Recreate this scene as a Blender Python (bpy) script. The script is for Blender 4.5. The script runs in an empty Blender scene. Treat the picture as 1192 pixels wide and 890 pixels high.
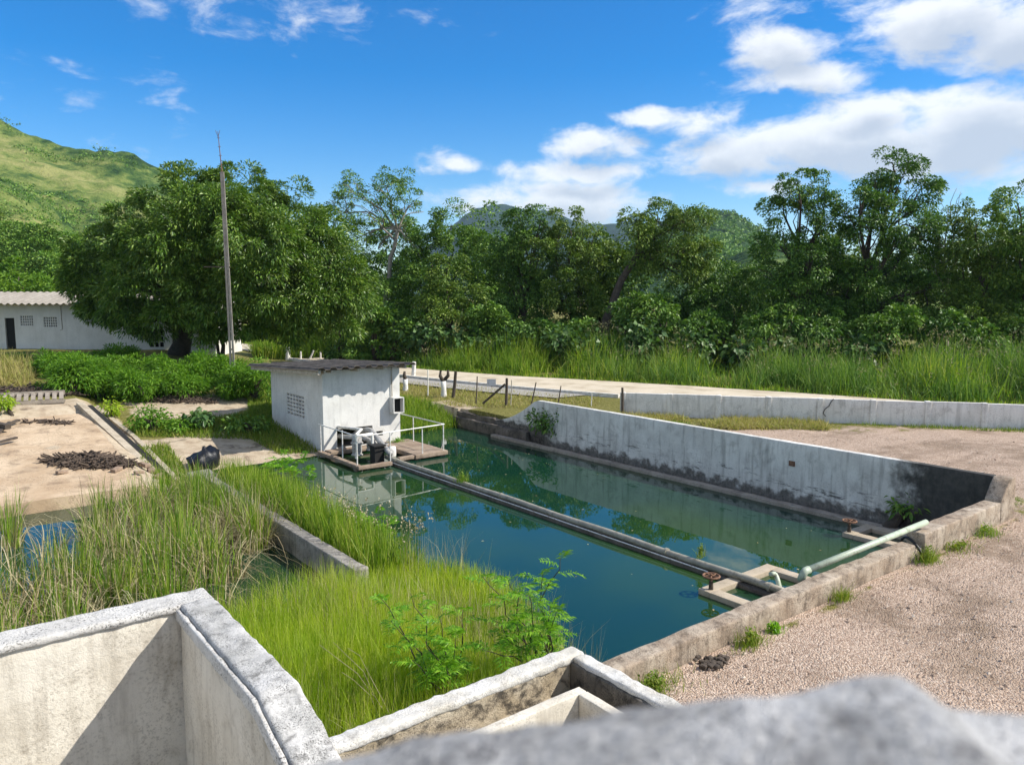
import bpy, bmesh, math, random
import numpy as np
from mathutils import Vector, Matrix, noise

S = bpy.context.scene
COL = S.collection
R = math.radians

# ------------------------------------------------------------------ camera
CAM_H = 5.5
FOC, CX, CY, HOR = 890.0, 596.0, 445.0, 346.0
PITCH = math.atan((CY - HOR) / FOC)
AX = np.array([0.78956, -0.61367, 0.0])      # camera right, in world (X along the front kerb, Y along the pool)
AF = np.array([0.61367, 0.78956, 0.0])       # camera forward, level
cd = bpy.data.cameras.new('camera'); cam = bpy.data.objects.new('camera', cd); COL.objects.link(cam)
cam.location = (0, 0, CAM_H)
cam.rotation_euler = (R(90) - PITCH, 0, -math.atan2(AF[0], AF[1]))
cd.sensor_width = 36.0; cd.lens = 36.0 * FOC / 1192.0
cd.clip_start = 0.02; cd.clip_end = 20000
cd.dof.use_dof = True; cd.dof.focus_distance = 20.0; cd.dof.aperture_fstop = 6.4
S.camera = cam

# ------------------------------------------------------------------ sun, sky, exposure
SUN_DIR = Vector((0.37, -0.32, 0.43)).normalized()
SUN_EL = math.asin(SUN_DIR.z); SUN_AZ = math.atan2(SUN_DIR.x, SUN_DIR.y)
sl = bpy.data.lights.new('sun', 'SUN'); sun = bpy.data.objects.new('sun', sl); COL.objects.link(sun)
sl.energy = 4.9; sl.angle = R(0.53); sl.color = (1.0, 0.95, 0.86)
sun.rotation_euler = SUN_DIR.to_track_quat('Z', 'Y').to_euler(); sun.location = (20, -20, 40)
S.view_settings.view_transform = 'Standard'; S.view_settings.look = 'None'
S.view_settings.gamma = 1.0; S.view_settings.exposure = 0.53; S.view_settings.use_curve_mapping = False
S.render.engine = 'CYCLES'
S.cycles.max_bounces = 8; S.cycles.diffuse_bounces = 3; S.cycles.glossy_bounces = 3
S.cycles.transmission_bounces = 4; S.cycles.use_denoising = True
S.cycles.sample_clamp_indirect = 6.0

def raydir(x, y):
    u = (x - CX) / FOC; v = (CY - y) / FOC; c, s = math.cos(PITCH), math.sin(PITCH)
    return AX * u + AF * (c + s * v) + np.array([0, 0, 1.0]) * (-s + c * v)
def at(x, y, d):
    r = raydir(x, y); return np.array([0, 0, CAM_H]) + r * (d / (r @ AF))
def flat(x, y, z):
    r = raydir(x, y); return np.array([0, 0, CAM_H]) + r * ((z - CAM_H) / r[2])

# ------------------------------------------------------------------ node helper
class NT:
    def __init__(s, tree):
        s.t = tree; s.N = tree.nodes; s.L = tree.links
    def put(s, sock, v):
        if hasattr(v, 'is_linked') or hasattr(v, 'is_output'): s.L.new(v, sock)
        else:
            if sock.type == 'RGBA' and hasattr(v, '__len__') and len(v) == 3: v = tuple(v) + (1.0,)
            sock.default_value = v
    def n(s, typ, ins=None, **pr):
        nd = s.N.new(typ)
        for k, v in pr.items(): setattr(nd, k, v)
        for k, v in (ins or {}).items(): s.put(nd.inputs[k], v)
        return nd
    def math(s, op, a, b=None, c=None, clamp=False):
        nd = s.n('ShaderNodeMath', {0: a}, operation=op, use_clamp=clamp)
        if b is not None: s.put(nd.inputs[1], b)
        if c is not None: s.put(nd.inputs[2], c)
        return nd.outputs[0]
    def mix(s, f, a, b, mode='MIX'):
        nd = s.n('ShaderNodeMixRGB', {0: f, 1: a, 2: b}, blend_type=mode); return nd.outputs[0]
    def ramp(s, f, lo, hi, a=0.0, b=1.0):
        nd = s.n('ShaderNodeMapRange', {0: f, 1: lo, 2: hi, 3: a, 4: b}, interpolation_type='SMOOTHSTEP'); return nd.outputs[0]
    def cramp(s, f, stops, interp='LINEAR'):
        nd = s.n('ShaderNodeValToRGB', {0: f}); cr = nd.color_ramp; cr.interpolation = interp
        while len(cr.elements) < len(stops): cr.elements.new(0.5)
        for e, (p, c) in zip(cr.elements, stops): e.position = p; e.color = tuple(c) + (1.0,)
        return nd.outputs[0]
    def noise(s, vec, scale, detail=4.0, rough=0.55, dist=0.0, out=0):
        return s.n('ShaderNodeTexNoise', {'Vector': vec, 'Scale': scale, 'Detail': detail, 'Roughness': rough, 'Distortion': dist}).outputs[out]
    def vscale(s, vec, sc, off=(0, 0, 0)):
        return s.n('ShaderNodeMapping', {'Vector': vec, 'Scale': sc, 'Location': off}).outputs[0]
    def obj(s): return s.n('ShaderNodeTexCoord').outputs['Object']
    def pos(s): return s.n('ShaderNodeNewGeometry').outputs['Position']

def material(name):
    m = bpy.data.materials.new(name); m.use_nodes = True
    t = NT(m.node_tree); b = m.node_tree.nodes['Principled BSDF']
    return m, t, b
def setbump(t, b, h, strength=0.4, dist=0.02):
    t.put(b.inputs['Normal'], t.n('ShaderNodeBump', {'Height': h, 'Strength': strength, 'Distance': dist}).outputs[0])

# ------------------------------------------------------------------ world: Nishita sky with cumulus in it
W = bpy.data.worlds.new('World'); S.world = W; W.use_nodes = True
wt = NT(W.node_tree); bg = W.node_tree.nodes['Background']
sky = wt.n('ShaderNodeTexSky', sky_type='NISHITA', sun_disc=False, sun_elevation=SUN_EL, sun_rotation=SUN_AZ,
           altitude=600.0, air_density=1.0, dust_density=0.25, ozone_density=2.2)
dirv = wt.n('ShaderNodeTexCoord').outputs['Generated']
def wdot(v):
    return wt.n('ShaderNodeVectorMath', {0: dirv, 1: tuple(v)}, operation='DOT_PRODUCT').outputs['Value']
wz = wdot((0, 0, 1))
az0 = wt.math('ARCTAN2', wdot(AX), wdot(AF)); el0 = wt.math('ARCSINE', wz)
w1 = wt.n('ShaderNodeTexNoise', {'Vector': dirv, 'Scale': 7.0, 'Detail': 5.0, 'Roughness': 0.6}).outputs['Color']
sep = wt.n('ShaderNodeSeparateXYZ', {0: w1})
azw = wt.math('MULTIPLY_ADD', wt.math('SUBTRACT', sep.outputs[0], 0.5), 0.11, az0)
elw = wt.math('MULTIPLY_ADD', wt.math('SUBTRACT', sep.outputs[1], 0.5), 0.05, el0)
def azel(x, y):
    d = raydir(x, y); d = d / np.linalg.norm(d)
    return math.atan2(d @ AX, d @ AF), math.asin(d[2])
# (px, py, half width, half height, weight)
CLOUDS = [(990, 165, 200, 36, 1.3), (1140, 152, 130, 58, 1.4), (1080, 182, 130, 24, 1.1), (860, 180, 95, 26, 1.0), (1290, 150, 150, 70, 1.1),
          (1110, 28, 130, 42, 1.1), (1210, 40, 120, 55, 1.2), (900, 60, 62, 34, 1.0), (925, 92, 75, 22, .95),
          (690, 170, 62, 20, 1.0), (522, 196, 38, 15, .95), (668, 203, 85, 14, .9), (655, 232, 110, 26, 1.0),
          (757, 137, 34, 13, .9), (820, 145, 55, 18, .7), (330, 14, 120, 30, .34), (90, 96, 70, 20, .2), (165, 168, 40, 12, .16),
          (900, 10, 70, 20, .35), (900, 214, 80, 14, .8), (560, 235, 60, 16, .6), (1010, 128, 70, 20, .9), 
          (1500, 60, 260, 90, 1.1), (-350, 60, 240, 60, 1.0), (-700, 160, 300, 60, 1.0), (1900, 150, 300, 80, 1.0),
          (350, -420, 200, 60, .9), (900, -520, 260, 90, 1.0), (1350, -330, 220, 90, 1.0)]
# unseen clouds added behind and beside the viewpoint to whiten the ambient light: azimuth, elevation, half sizes in degrees, weight
FILL_CLOUDS = [(78, 40, 26, 13, 1.15), (108, 24, 32, 12, 1.2), (140, 46, 32, 16, 1.2), (160, 20, 26, 10, 1.1), (-78, 42, 28, 15, 1.15), (-112, 26, 38, 15, 1.3), (-145, 48, 34, 18, 1.3), (-55, 62, 34, 11, 1.2), (55, 66, 36, 10, 1.2), (120, 70, 44, 10, 1.2), (-160, 22, 24, 11, 1.2)]
def blobs(elsock):
    acc = None
    spec = []
    for (x, y, hw, hh, wgt) in CLOUDS:
        a0, e0 = azel(x, y); a1, _ = azel(x + hw, y); _, e1 = azel(x, y - hh)
        spec.append((a0, e0, abs(a1 - a0) + 1e-3, abs(e1 - e0) + 1e-3, wgt))
    spec += [(R(a), R(e), R(ra), R(re), w) for a, e, ra, re, w in FILL_CLOUDS]
    for (a0, e0, ra, re, wgt) in spec:
        u = wt.math('DIVIDE', wt.math('SUBTRACT', azw, a0), ra)
        v = wt.math('DIVIDE', wt.math('SUBTRACT', elsock, e0), re)
        d = wt.math('SQRT', wt.math('ADD', wt.math('MULTIPLY', u, u), wt.math('MULTIPLY', v, v)))
        val = wt.math('MULTIPLY', wt.math('SUBTRACT', 1.25, d), wgt)
        acc = val if acc is None else wt.math('SMOOTH_MAX', acc, val, 0.25)
    return acc
cvec = wt.n('ShaderNodeCombineXYZ', {0: wt.math('MULTIPLY', az0, 9.0), 1: wt.math('MULTIPLY', el0, 19.0), 2: 0.3}).outputs[0]
fb = wt.noise(cvec, 1.6, 7.0, 0.62, 0.3)
fb2 = wt.noise(cvec, 0.9, 6.0, 0.6, 0.2)
dens = wt.math('MULTIPLY_ADD', wt.math('SUBTRACT', fb, 0.5), 2.0, blobs(elw))
mask = wt.ramp(dens, 0.02, 0.82)
up = wt.math('MULTIPLY_ADD', wt.math('SUBTRACT', fb2, 0.5), 1.3, blobs(wt.math('ADD', elw, 0.022)))
shade = wt.ramp(up, 0.1, 1.15)
ccol = wt.mix(shade, (6.9, 7.0, 7.15), (3.9, 4.3, 5.0))
above = wt.ramp(el0, -0.01, 0.03)
thin = wt.math('MULTIPLY', wt.math('MULTIPLY', mask, above), 0.94)
hs = wt.n('ShaderNodeHueSaturation', {'Hue': 0.507, 'Saturation': 1.58, 'Value': 1.10, 'Color': sky.outputs[0]}).outputs[0]
wt.put(bg.inputs[0], wt.mix(thin, hs, ccol)); bg.inputs[1].default_value = 0.11

# ------------------------------------------------------------------ mesh helpers
def link(o, parent=None):
    COL.objects.link(o)
    if parent is not None:
        o.parent = parent
        o.matrix_parent_inverse = Matrix.Identity(4)
    return o
def mesh_np(name, V, F, mat, parent=None, smooth=False, shift=None):
    """V (n,3); F (m,k) all faces with k corners, or a list of such arrays"""
    V = np.asarray(V, dtype=np.float32)
    if parent is not None and shift is None:
        shift = Vector((0, 0, 0)); q = parent
        while q is not None: shift = shift + q.location; q = q.parent
    if shift is not None: V = V - np.array(shift, dtype=np.float32)
    Fs = F if isinstance(F, list) else [F]
    Fs = [np.asarray(f, dtype=np.int32) for f in Fs if len(f)]
    me = bpy.data.meshes.new(name)
    me.vertices.add(len(V)); me.vertices.foreach_set('co', V.ravel())
    loops = np.concatenate([f.ravel() for f in Fs]); tot = np.concatenate([np.full(len(f), f.shape[1], np.int32) for f in Fs])
    st = np.concatenate([[0], np.cumsum(tot)[:-1]]).astype(np.int32)
    me.loops.add(len(loops)); me.loops.foreach_set('vertex_index', loops)
    me.polygons.add(len(tot)); me.polygons.foreach_set('loop_start', st)
    try: me.polygons.foreach_set('loop_total', tot)
    except Exception: pass
    me.polygons.foreach_set('use_smooth', np.full(len(tot), bool(smooth)))
    me.update(calc_edges=True); me.validate()
    if mat: me.materials.append(mat)
    return link(bpy.data.objects.new(name, me), parent)

class MB:
    """collects pieces of ONE part"""
    def __init__(s): s.V = []; s.F3 = []; s.F4 = []; s.n = 0
    def add(s, V, F):
        V = np.asarray(V, float); s.V.append(V)
        for f in F: (s.F4 if len(f) == 4 else s.F3).append([i + s.n for i in f])
        s.n += len(V)
    def box(s, x0, x1, y0, y1, z0, z1, M=None):
        V = np.array([[x, y, z] for z in (z0, z1) for y in (y0, y1) for x in (x0, x1)], float)
        if M is not None: V = np.array([(M @ Vector(v))[:] for v in V])
        s.add(V, [(0, 2, 3, 1), (4, 5, 7, 6), (0, 1, 5, 4), (2, 6, 7, 3), (0, 4, 6, 2), (1, 3, 7, 5)])
    def bar(s, p, q, w, h=None, roll=0.0):
        """rectangular bar from p to q"""
        h = h or w; p = Vector(p); q = Vector(q); d = q - p
        M = Matrix.Translation(p) @ d.to_track_quat('Z', 'Y').to_matrix().to_4x4() @ Matrix.Rotation(roll, 4, 'Z')
        s.box(-w / 2, w / 2, -h / 2, h / 2, 0, d.length, M)
    def tube(s, pts, rad, n=8, cap=True):
        pts = [Vector(p) for p in pts]; k = len(pts)
        if not hasattr(rad, '__len__'): rad = [rad] * k
        V = []; up = Vector((0.13, 0.21, 0.97))
        for i, p in enumerate(pts):
            d = (pts[min(i + 1, k - 1)] - pts[max(i - 1, 0)]).normalized()
            a = d.cross(up)
            if a.length < 0.05: a = d.cross(Vector((1, 0, 0)))
            a.normalize(); b = d.cross(a)
            for j in range(n):
                t = 2 * math.pi * j / n; V.append((p + (a * math.cos(t) + b * math.sin(t)) * rad[i])[:])
        F = []
        for i in range(k - 1):
            for j in range(n):
                F.append((i * n + j, i * n + (j + 1) % n, (i + 1) * n + (j + 1) % n, (i + 1) * n + j))
        if cap:
            V += [pts[0][:], pts[-1][:]]
            for j in range(n):
                F.append((k * n, (j + 1) % n, j)); F.append((k * n + 1, (k - 1) * n + j, (k - 1) * n + (j + 1) % n))
        s.add(V, F)
    def lathe(s, prof, c, n=16, M=None):
        V = []; F = []
        for (r, z) in prof:
            for j in range(n):
                t = 2 * math.pi * j / n; v = Vector((r * math.cos(t), r * math.sin(t), z))
                if M is not None: v = M @ v
                V.append((v + Vector(c))[:])
        for i in range(len(prof) - 1):
            for j in range(n): F.append((i * n + j, i * n + (j + 1) % n, (i + 1) * n + (j + 1) % n, (i + 1) * n + j))
        s.add(V, F)
    def torus(s, c, r, r2, M=None, n=20, m=6):
        V = []; F = []
        for i in range(n):
            a = 2 * math.pi * i / n
            for j in range(m):
                b = 2 * math.pi * j / m
                v = Vector(((r + r2 * math.cos(b)) * math.cos(a), (r + r2 * math.cos(b)) * math.sin(a), r2 * math.sin(b)))
                if M is not None: v = M @ v
                V.append((v + Vector(c))[:])
        for i in range(n):
            for j in range(m):
                F.append((i * m + j, ((i + 1) % n) * m + j, ((i + 1) % n) * m + (j + 1) % m, i * m + (j + 1) % m))
        s.add(V, F)
    def rough(s, x0, x1, y0, y1, z0, z1, seg=0.15, r=0.02, amp=0.008, freq=3.0, warp=None, seed=0.0):
        """weathered block: rounded worn edges, uneven faces"""
        lo = np.array([x0, y0, z0], float); hi = np.array([x1, y1, z1], float); ax = []
        for i in range(3):
            l, h = lo[i], hi[i]; rr = min(r, (h - l) * 0.45); n = max(1, int(round((h - l - 2 * rr) / seg)))
            ax.append(np.concatenate([[l, l + rr * .4], np.linspace(l + rr, h - rr, n + 1), [h - rr * .4, h]]))
        idx = {}; V = []
        def vid(i, j, k):
            key = (i, j, k)
            if key not in idx:
                p = np.array([ax[0][i], ax[1][j], ax[2][k]]); rr = min(r, (hi - lo).min() * .45)
                q = np.clip(p, lo + rr, hi - rr); d = p - q; L = np.linalg.norm(d)
                if L > 1e-9:
                    p = q + d / L * rr
                    nz = noise.fractal(Vector(p * freq) + Vector((seed, seed * 1.7, 3.1)), 1.0, 2.0, 4)
                    p = p + d / L * nz * amp
                if warp is not None: p = np.array(warp(*p))
                idx[key] = len(V); V.append(p)
            return idx[key]
        nx, ny, nz_ = len(ax[0]) - 1, len(ax[1]) - 1, len(ax[2]) - 1; F = []
        for i in range(nx):
            for j in range(ny):
                F.append((vid(i, j, 0), vid(i, j + 1, 0), vid(i + 1, j + 1, 0), vid(i + 1, j, 0)))
                F.append((vid(i, j, nz_), vid(i + 1, j, nz_), vid(i + 1, j + 1, nz_), vid(i, j + 1, nz_)))
        for i in range(nx):
            for k in range(nz_):
                F.append((vid(i, 0, k), vid(i + 1, 0, k), vid(i + 1, 0, k + 1), vid(i, 0, k + 1)))
                F.append((vid(i, ny, k), vid(i, ny, k + 1), vid(i + 1, ny, k + 1), vid(i + 1, ny, k)))
        for j in range(ny):
            for k in range(nz_):
                F.append((vid(0, j, k), vid(0, j, k + 1), vid(0, j + 1, k + 1), vid(0, j + 1, k)))
                F.append((vid(nx, j, k), vid(nx, j + 1, k), vid(nx, j + 1, k + 1), vid(nx, j, k + 1)))
        s.add(V, F)
    def sheet(s, us, vs, fn, thick=0.0):
        """surface fn(u, v) -> point over a grid, given real thickness downwards"""
        nu, nv = len(us), len(vs); V = [fn(u, v) for u in us for v in vs]; F = []
        for i in range(nu - 1):
            for j in range(nv - 1): F.append((i * nv + j, (i + 1) * nv + j, (i + 1) * nv + j + 1, i * nv + j + 1))
        if thick:
            n0 = len(V); V = V + [(p[0], p[1], p[2] - thick) for p in V]
            F += [tuple(n0 + k for k in reversed(f)) for f in F]
            for i in range(nu - 1):
                a, b = i * nv, (i + 1) * nv; F.append((a, n0 + a, n0 + b, b))
                a, b = a + nv - 1, b + nv - 1; F.append((a, b, n0 + b, n0 + a))
            for j in range(nv - 1):
                a, b = j, j + 1; F.append((a, b, n0 + b, n0 + a))
                a, b = (nu - 1) * nv + j, (nu - 1) * nv + j + 1; F.append((a, n0 + a, n0 + b, b))
        s.add(V, F)
    def holed(s, u0, u1, z0, z1, holes, place, thick, seg=0.5):
        """wall slab with real openings; place(u, z, t) -> point, t = 0 front .. thick back"""
        us = sorted(set([u0, u1] + [h[i] for h in holes for i in (0, 1)] + list(np.arange(u0 + seg, u1 - .1, seg))))
        zs = sorted(set([z0, z1] + [h[i] for h in holes for i in (2, 3)]))
        inside = lambda u, z: any(h[0] < u < h[1] and h[2] < z < h[3] for h in holes)
        solid = {(i, j) for i in range(len(us) - 1) for j in range(len(zs) - 1)
                 if not inside((us[i] + us[i + 1]) / 2, (zs[j] + zs[j + 1]) / 2)}
        idx = {}; V = []; F = []
        def vid(i, j, t):
            if (i, j, t) not in idx: idx[(i, j, t)] = len(V); V.append(place(us[i], zs[j], thick * t))
            return idx[(i, j, t)]
        for (i, j) in solid:
            F.append((vid(i, j, 0), vid(i + 1, j, 0), vid(i + 1, j + 1, 0), vid(i, j + 1, 0)))
            F.append((vid(i, j, 1), vid(i, j + 1, 1), vid(i + 1, j + 1, 1), vid(i + 1, j, 1)))
            for (di, dj, e) in ((-1, 0, ((0, 0), (0, 1))), (1, 0, ((1, 1), (1, 0))), (0, -1, ((1, 0), (0, 0))), (0, 1, ((0, 1), (1, 1)))):
                if (i + di, j + dj) not in solid:
                    (a, b), (c, d) = e
                    F.append((vid(i + a, j + b, 0), vid(i + a, j + b, 1), vid(i + c, j + d, 1), vid(i + c, j + d, 0)))
        s.add(V, F)
    def build(s, name, mat, parent=None, smooth=False, normals=False):
        V = np.concatenate(s.V); F = []
        if s.F3: F.append(np.array(s.F3))
        if s.F4: F.append(np.array(s.F4))
        o = mesh_np(name, V, F, mat, parent, smooth)
        if normals:
            bm = bmesh.new(); bm.from_mesh(o.data); bmesh.ops.recalc_face_normals(bm, faces=bm.faces); bm.to_mesh(o.data); bm.free()
        return o

def tag(o, label, cat, group=None, kind=None):
    if label: o['label'] = label
    if cat: o['category'] = cat
    if group: o['group'] = group
    if kind: o['kind'] = kind
    return o
def thing(name, label, cat, loc, group=None, rz=0.0):
    o = bpy.data.objects.new(name, None); COL.objects.link(o)
    o.empty_display_size = 0.2; o.location = Vector(loc); o.rotation_euler = (0, 0, rz)
    return tag(o, label, cat, group)
def structure(o, label=None, cat=None):
    return tag(o, label, cat, None, 'structure')
def stuff(o, label, cat):
    return tag(o, label, cat, None, 'stuff')

# ------------------------------------------------------------------ materials
def concrete(name, c1, c2, stain=(.06, .055, .05), stain_amt=.5, lichen=.4, streak=.0, scale=1.0, bump=.5, rough=.92, extra=None):
    m, t, b = material(name); p = t.pos()
    n1 = t.noise(p, 1.3 * scale, 5, .6); col = t.mix(t.ramp(n1, .3, .7), c1, c2)
    n2 = t.noise(p, 3.1 * scale, 8, .68, .4)
    col = t.mix(t.math('MULTIPLY', t.ramp(n2, .5 - .14 * max(0, stain_amt - .5), .72 - .16 * max(0, stain_amt - .5)), stain_amt), col, stain)
    if streak:
        ns = t.noise(t.vscale(p, (5, 5, .55)), 1.4 * scale, 6, .62)
        col = t.mix(t.math('MULTIPLY', t.ramp(ns, .48, .7), streak), col, stain)
    if lichen:
        nl = t.noise(p, 34 * scale, 5, .7)
        nm = t.ramp(t.noise(p, 1.8 * scale, 3, .5), .30, .58)
        col = t.mix(t.math('MULTIPLY', t.math('MULTIPLY', t.ramp(nl, .5, .63), nm), lichen), col, tuple(x * .7 for x in stain))
    if extra: col = extra(t, p, col)
    t.put(b.inputs['Base Color'], col); b.inputs['Roughness'].default_value = rough
    b.inputs['Specular IOR Level'].default_value = .25
    h = t.math('ADD', t.noise(p, 14 * scale, 6, .65), t.math('MULTIPLY', t.noise(p, 70 * scale, 3, .6), .5))
    setbump(t, b, h, bump, .02)
    return m
def plain(name, c, rough=.5, metal=0.0, vary=.25, dirt=None, scale=6.0, bump=.15):
    m, t, b = material(name); p = t.obj()
    n1 = t.noise(p, scale, 5, .6)
    col = t.mix(t.ramp(n1, .3, .7), tuple(x * (1 - vary) for x in c), c)
    if dirt: col = t.mix(t.math('MULTIPLY', t.ramp(t.noise(p, scale * 2.3, 7, .7), .5, .68), .8), col, dirt)
    t.put(b.inputs['Base Color'], col); b.inputs['Roughness'].default_value = rough; b.inputs['Metallic'].default_value = metal
    setbump(t, b, t.noise(p, scale * 6, 4, .6), bump, .01)
    return m
def leafmat(name, cols, trans=.35, rough=.5, patch=.5, spec=.3, clump=.9):
    m, t, b = material(name); p = t.pos()
    rnd = t.n('ShaderNodeNewGeometry').outputs['Random Per Island']
    k = len(cols); c1 = t.cramp(rnd, [(i / max(1, k - 1), c) for i, c in enumerate(cols)])
    dk = t.mix(1.0, c1, (.62, .78, .7), 'MULTIPLY')
    col = t.mix(t.math('MULTIPLY', t.ramp(t.noise(p, clump, 3, .5), .38, .62), patch), c1, dk)
    t.put(b.inputs['Base Color'], col); b.inputs['Roughness'].default_value = rough; b.inputs['Specular IOR Level'].default_value = spec
    tr = t.n('ShaderNodeBsdfTranslucent', {'Color': t.mix(1.0, col, (1.25, 1.3, .55), 'MULTIPLY')})
    ms = t.n('ShaderNodeMixShader', {0: trans, 1: b.outputs[0], 2: tr.outputs[0]})
    t.L.new(ms.outputs[0], m.node_tree.nodes['Material Output'].inputs[0])
    return m

def wall_patch(t, p, col):      # the long wall: black algae at its near end, peeled brown base, soot streaks
    x = t.n('ShaderNodeSeparateXYZ', {0: p})
    nn = t.noise(p, 2.2, 6, .62)
    end = t.ramp(t.math('MULTIPLY_ADD', t.math('SUBTRACT', nn, .5), 2.6, x.outputs[1]), 9.0, 7.9)
    blk = t.mix(t.ramp(t.noise(p, 5.0, 6, .7), .35, .7), (.012, .013, .012), (.05, .045, .038))
    col = t.mix(t.math('MULTIPLY', end, .94), col, blk)
    base = t.ramp(t.math('MULTIPLY_ADD', t.math('SUBTRACT', nn, .5), 1.0, x.outputs[2]), .36, .16)
    brk = t.mix(t.ramp(t.noise(p, 9.0, 6, .7), .4, .65), (.03, .026, .022), (.13, .11, .09))
    col = t.mix(t.math('MULTIPLY', base, .85), col, brk)
    lft = t.ramp(t.math('MULTIPLY_ADD', t.math('SUBTRACT', nn, .5), 2.0, x.outputs[1]), 21.0, 21.5)
    low = t.ramp(t.math('MULTIPLY_ADD', t.math('SUBTRACT', nn, .5), .5, x.outputs[2]), .72, .6)
    col = t.mix(t.math('MULTIPLY', t.math('MULTIPLY', lft, low), .9), col, brk)
    ln = t.ramp(t.noise(t.vscale(p, (1, 1, 6.5)), 1.5, 8, .7, .5), .55, .64)
    lz = t.math('MULTIPLY', t.ramp(x.outputs[2], .95, .55), t.ramp(x.outputs[2], .2, .4))
    return t.mix(t.math('MULTIPLY', t.math('MULTIPLY', ln, lz), .8), col, (.035, .033, .03))

C = {}
C['trough'] = concrete('white_limewash_rough', (.58, .53, .44), (.72, .67, .575), (.24, .20, .15), .45, .4, .35, 1.6, .38)
C['trough_rim'] = concrete('white_limewash_lichen', (.52, .50, .465), (.64, .62, .585), (.12, .115, .105), .45, 1.0, 0, 2.2, .55)
C['rim_lichen'] = concrete('lichen_covered_rim', (.42, .41, .385), (.66, .64, .61), (.11, .108, .10), .7, 1.0, 0, 3.6, .6)
C['long_wall'] = concrete('grey_painted_wall', (.56, .54, .50), (.74, .72, .67), (.16, .15, .135), .4, .2, .5, .8, .35, .85, wall_patch)
C['kerb'] = concrete('weathered_kerb', (.33, .25, .18), (.50, .42, .33), (.10, .075, .055), .75, .8, .5, 1.6, .8)
C['channel'] = concrete('stained_channel', (.42, .34, .23), (.56, .48, .36), (.04, .035, .03), .9, 1.0, 0, 2.0, .9)
C['channel_shade'] = concrete('shaded_channel', (.10, .09, .075), (.24, .21, .17), (.02, .02, .018), .8, .8, .3, 2.0, .9)  # darker copy of the channel concrete, the side wall's shade put into its colour
C['channel_rim'] = concrete('worn_white_rim', (.62, .58, .50), (.80, .78, .74), (.16, .14, .12), .45, .6, 0, 2.4, .9)
C['ledge'] = concrete('wet_ledge', (.26, .22, .18), (.38, .33, .27), (.07, .06, .05), .55, .5, 0, 1.5, .6)
C['plank_conc'] = concrete('tan_plank_concrete', (.40, .33, .24), (.50, .42, .32), (.15, .12, .09), .4, .3, 0, 2, .5)
C['divider'] = concrete('old_divider', (.26, .24, .21), (.44, .40, .35), (.05, .045, .04), .6, .8, .4, 1.6, .8)
C['house'] = concrete('whitewashed_plaster', (.60, .585, .55), (.69, .675, .64), (.27, .26, .24), .28, .35, .22, .9, .25)
C['building'] = concrete('pale_plaster', (.58, .555, .51), (.68, .655, .61), (.34, .33, .30), .2, .15, .15, .5, .2)
C['far_wall'] = concrete('grey_far_wall', (.64, .61, .565), (.78, .75, .70), (.27, .25, .22), .5, .4, .4, .9, .3)
C['parapet'] = concrete('lichened_parapet', (.42, .415, .41), (.82, .805, .79), (.12, .115, .115), .75, .6, 0, 8.0, .8)
C['slab'] = concrete('sandy_apron', (.40, .285, .18), (.58, .45, .31), (.13, .09, .06), .6, .5, 0, .55, .6)
C['rail'] = concrete('channel_rail', (.36, .30, .22), (.50, .43, .33), (.10, .08, .06), .45, .5, 0, 1.6, .6)
C['deck'] = concrete('brown_deck', (.24, .175, .125), (.36, .28, .21), (.09, .07, .055), .55, .5, 0, 1.6, .6)
C['brick_low'] = concrete('dark_footing', (.10, .085, .07), (.20, .17, .14), (.03, .028, .025), .7, .5, .2, 1.6, 1.0)
C['roof'] = concrete('weathered_roof_sheet', (.07, .06, .052), (.15, .13, .112), (.03, .028, .026), .5, .4, 0, 2.0, .5)
C['roof_pale'] = concrete('pale_roof_sheet', (.24, .215, .185), (.33, .30, .26), (.17, .15, .13), .4, .4, 0, 1.0, .3)
C['white_metal'] = plain('white_paint_metal', (.78, .76, .71), .45, 0, .12, (.30, .22, .15), 4)
C['pale_beam'] = plain('pale_timber_beam', (.50, .45, .38), .8, 0, .3, (.16, .13, .10), 5)
C['pump'] = plain('grey_pump_paint', (.44, .43, .41), .5, .1, .4, (.12, .085, .06), 5)
C['pipe'] = plain('pale_grey_pipe', (.36, .33, .26), .5, 0, .35, (.13, .12, .09), 3.5, .3)
C['pipe_green'] = plain('pale_green_pipe', (.44, .50, .38), .45, 0, .2, (.22, .22, .15), 3)
C['rust'] = plain('rusty_iron', (.28, .15, .09), .85, .2, .5, (.08, .04, .025), 20, .5)
C['dark'] = plain('dark_void_paint', (.012, .011, .010), .9, 0, .2)  # near-black, also stands in for shade inside the vent and drain beds
C['darkwood'] = plain('old_dark_timber', (.10, .075, .055), .9, 0, .5, (.03, .025, .02), 9, .6)
C['pole'] = concrete('mast_concrete', (.24, .215, .185), (.34, .31, .27), (.12, .10, .085), .4, .3, .2, 2, .4)
C['blackplastic'] = plain('black_plastic', (.008, .009, .012), .36, 0, .4, None, 9, .8)
C['signgrey'] = plain('bare_sign_plate', (.42, .44, .46), .5, .1, .15, (.25, .22, .2), 6)
C['wood_white'] = plain('limed_trunk', (.72, .70, .66), .9, 0, .15, (.30, .24, .18), 5)
C['bark'] = plain('tree_bark', (.085, .065, .048), .95, 0, .5, (.03, .025, .02), 5, .8)
C['bark_pale'] = plain('pale_bark', (.32, .29, .24), .9, 0, .35, (.12, .10, .08), 4, .6)
C['debris'] = plain('dead_stalks', (.12, .085, .06), .95, 0, .6, (.03, .022, .018), 12, .4)
C['brick'] = plain('broken_brick', (.34, .24, .17), .95, 0, .4, (.12, .10, .08), 8, .6)
C['straw'] = plain('dead_stem', (.36, .30, .20), .9, 0, .4)

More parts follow.
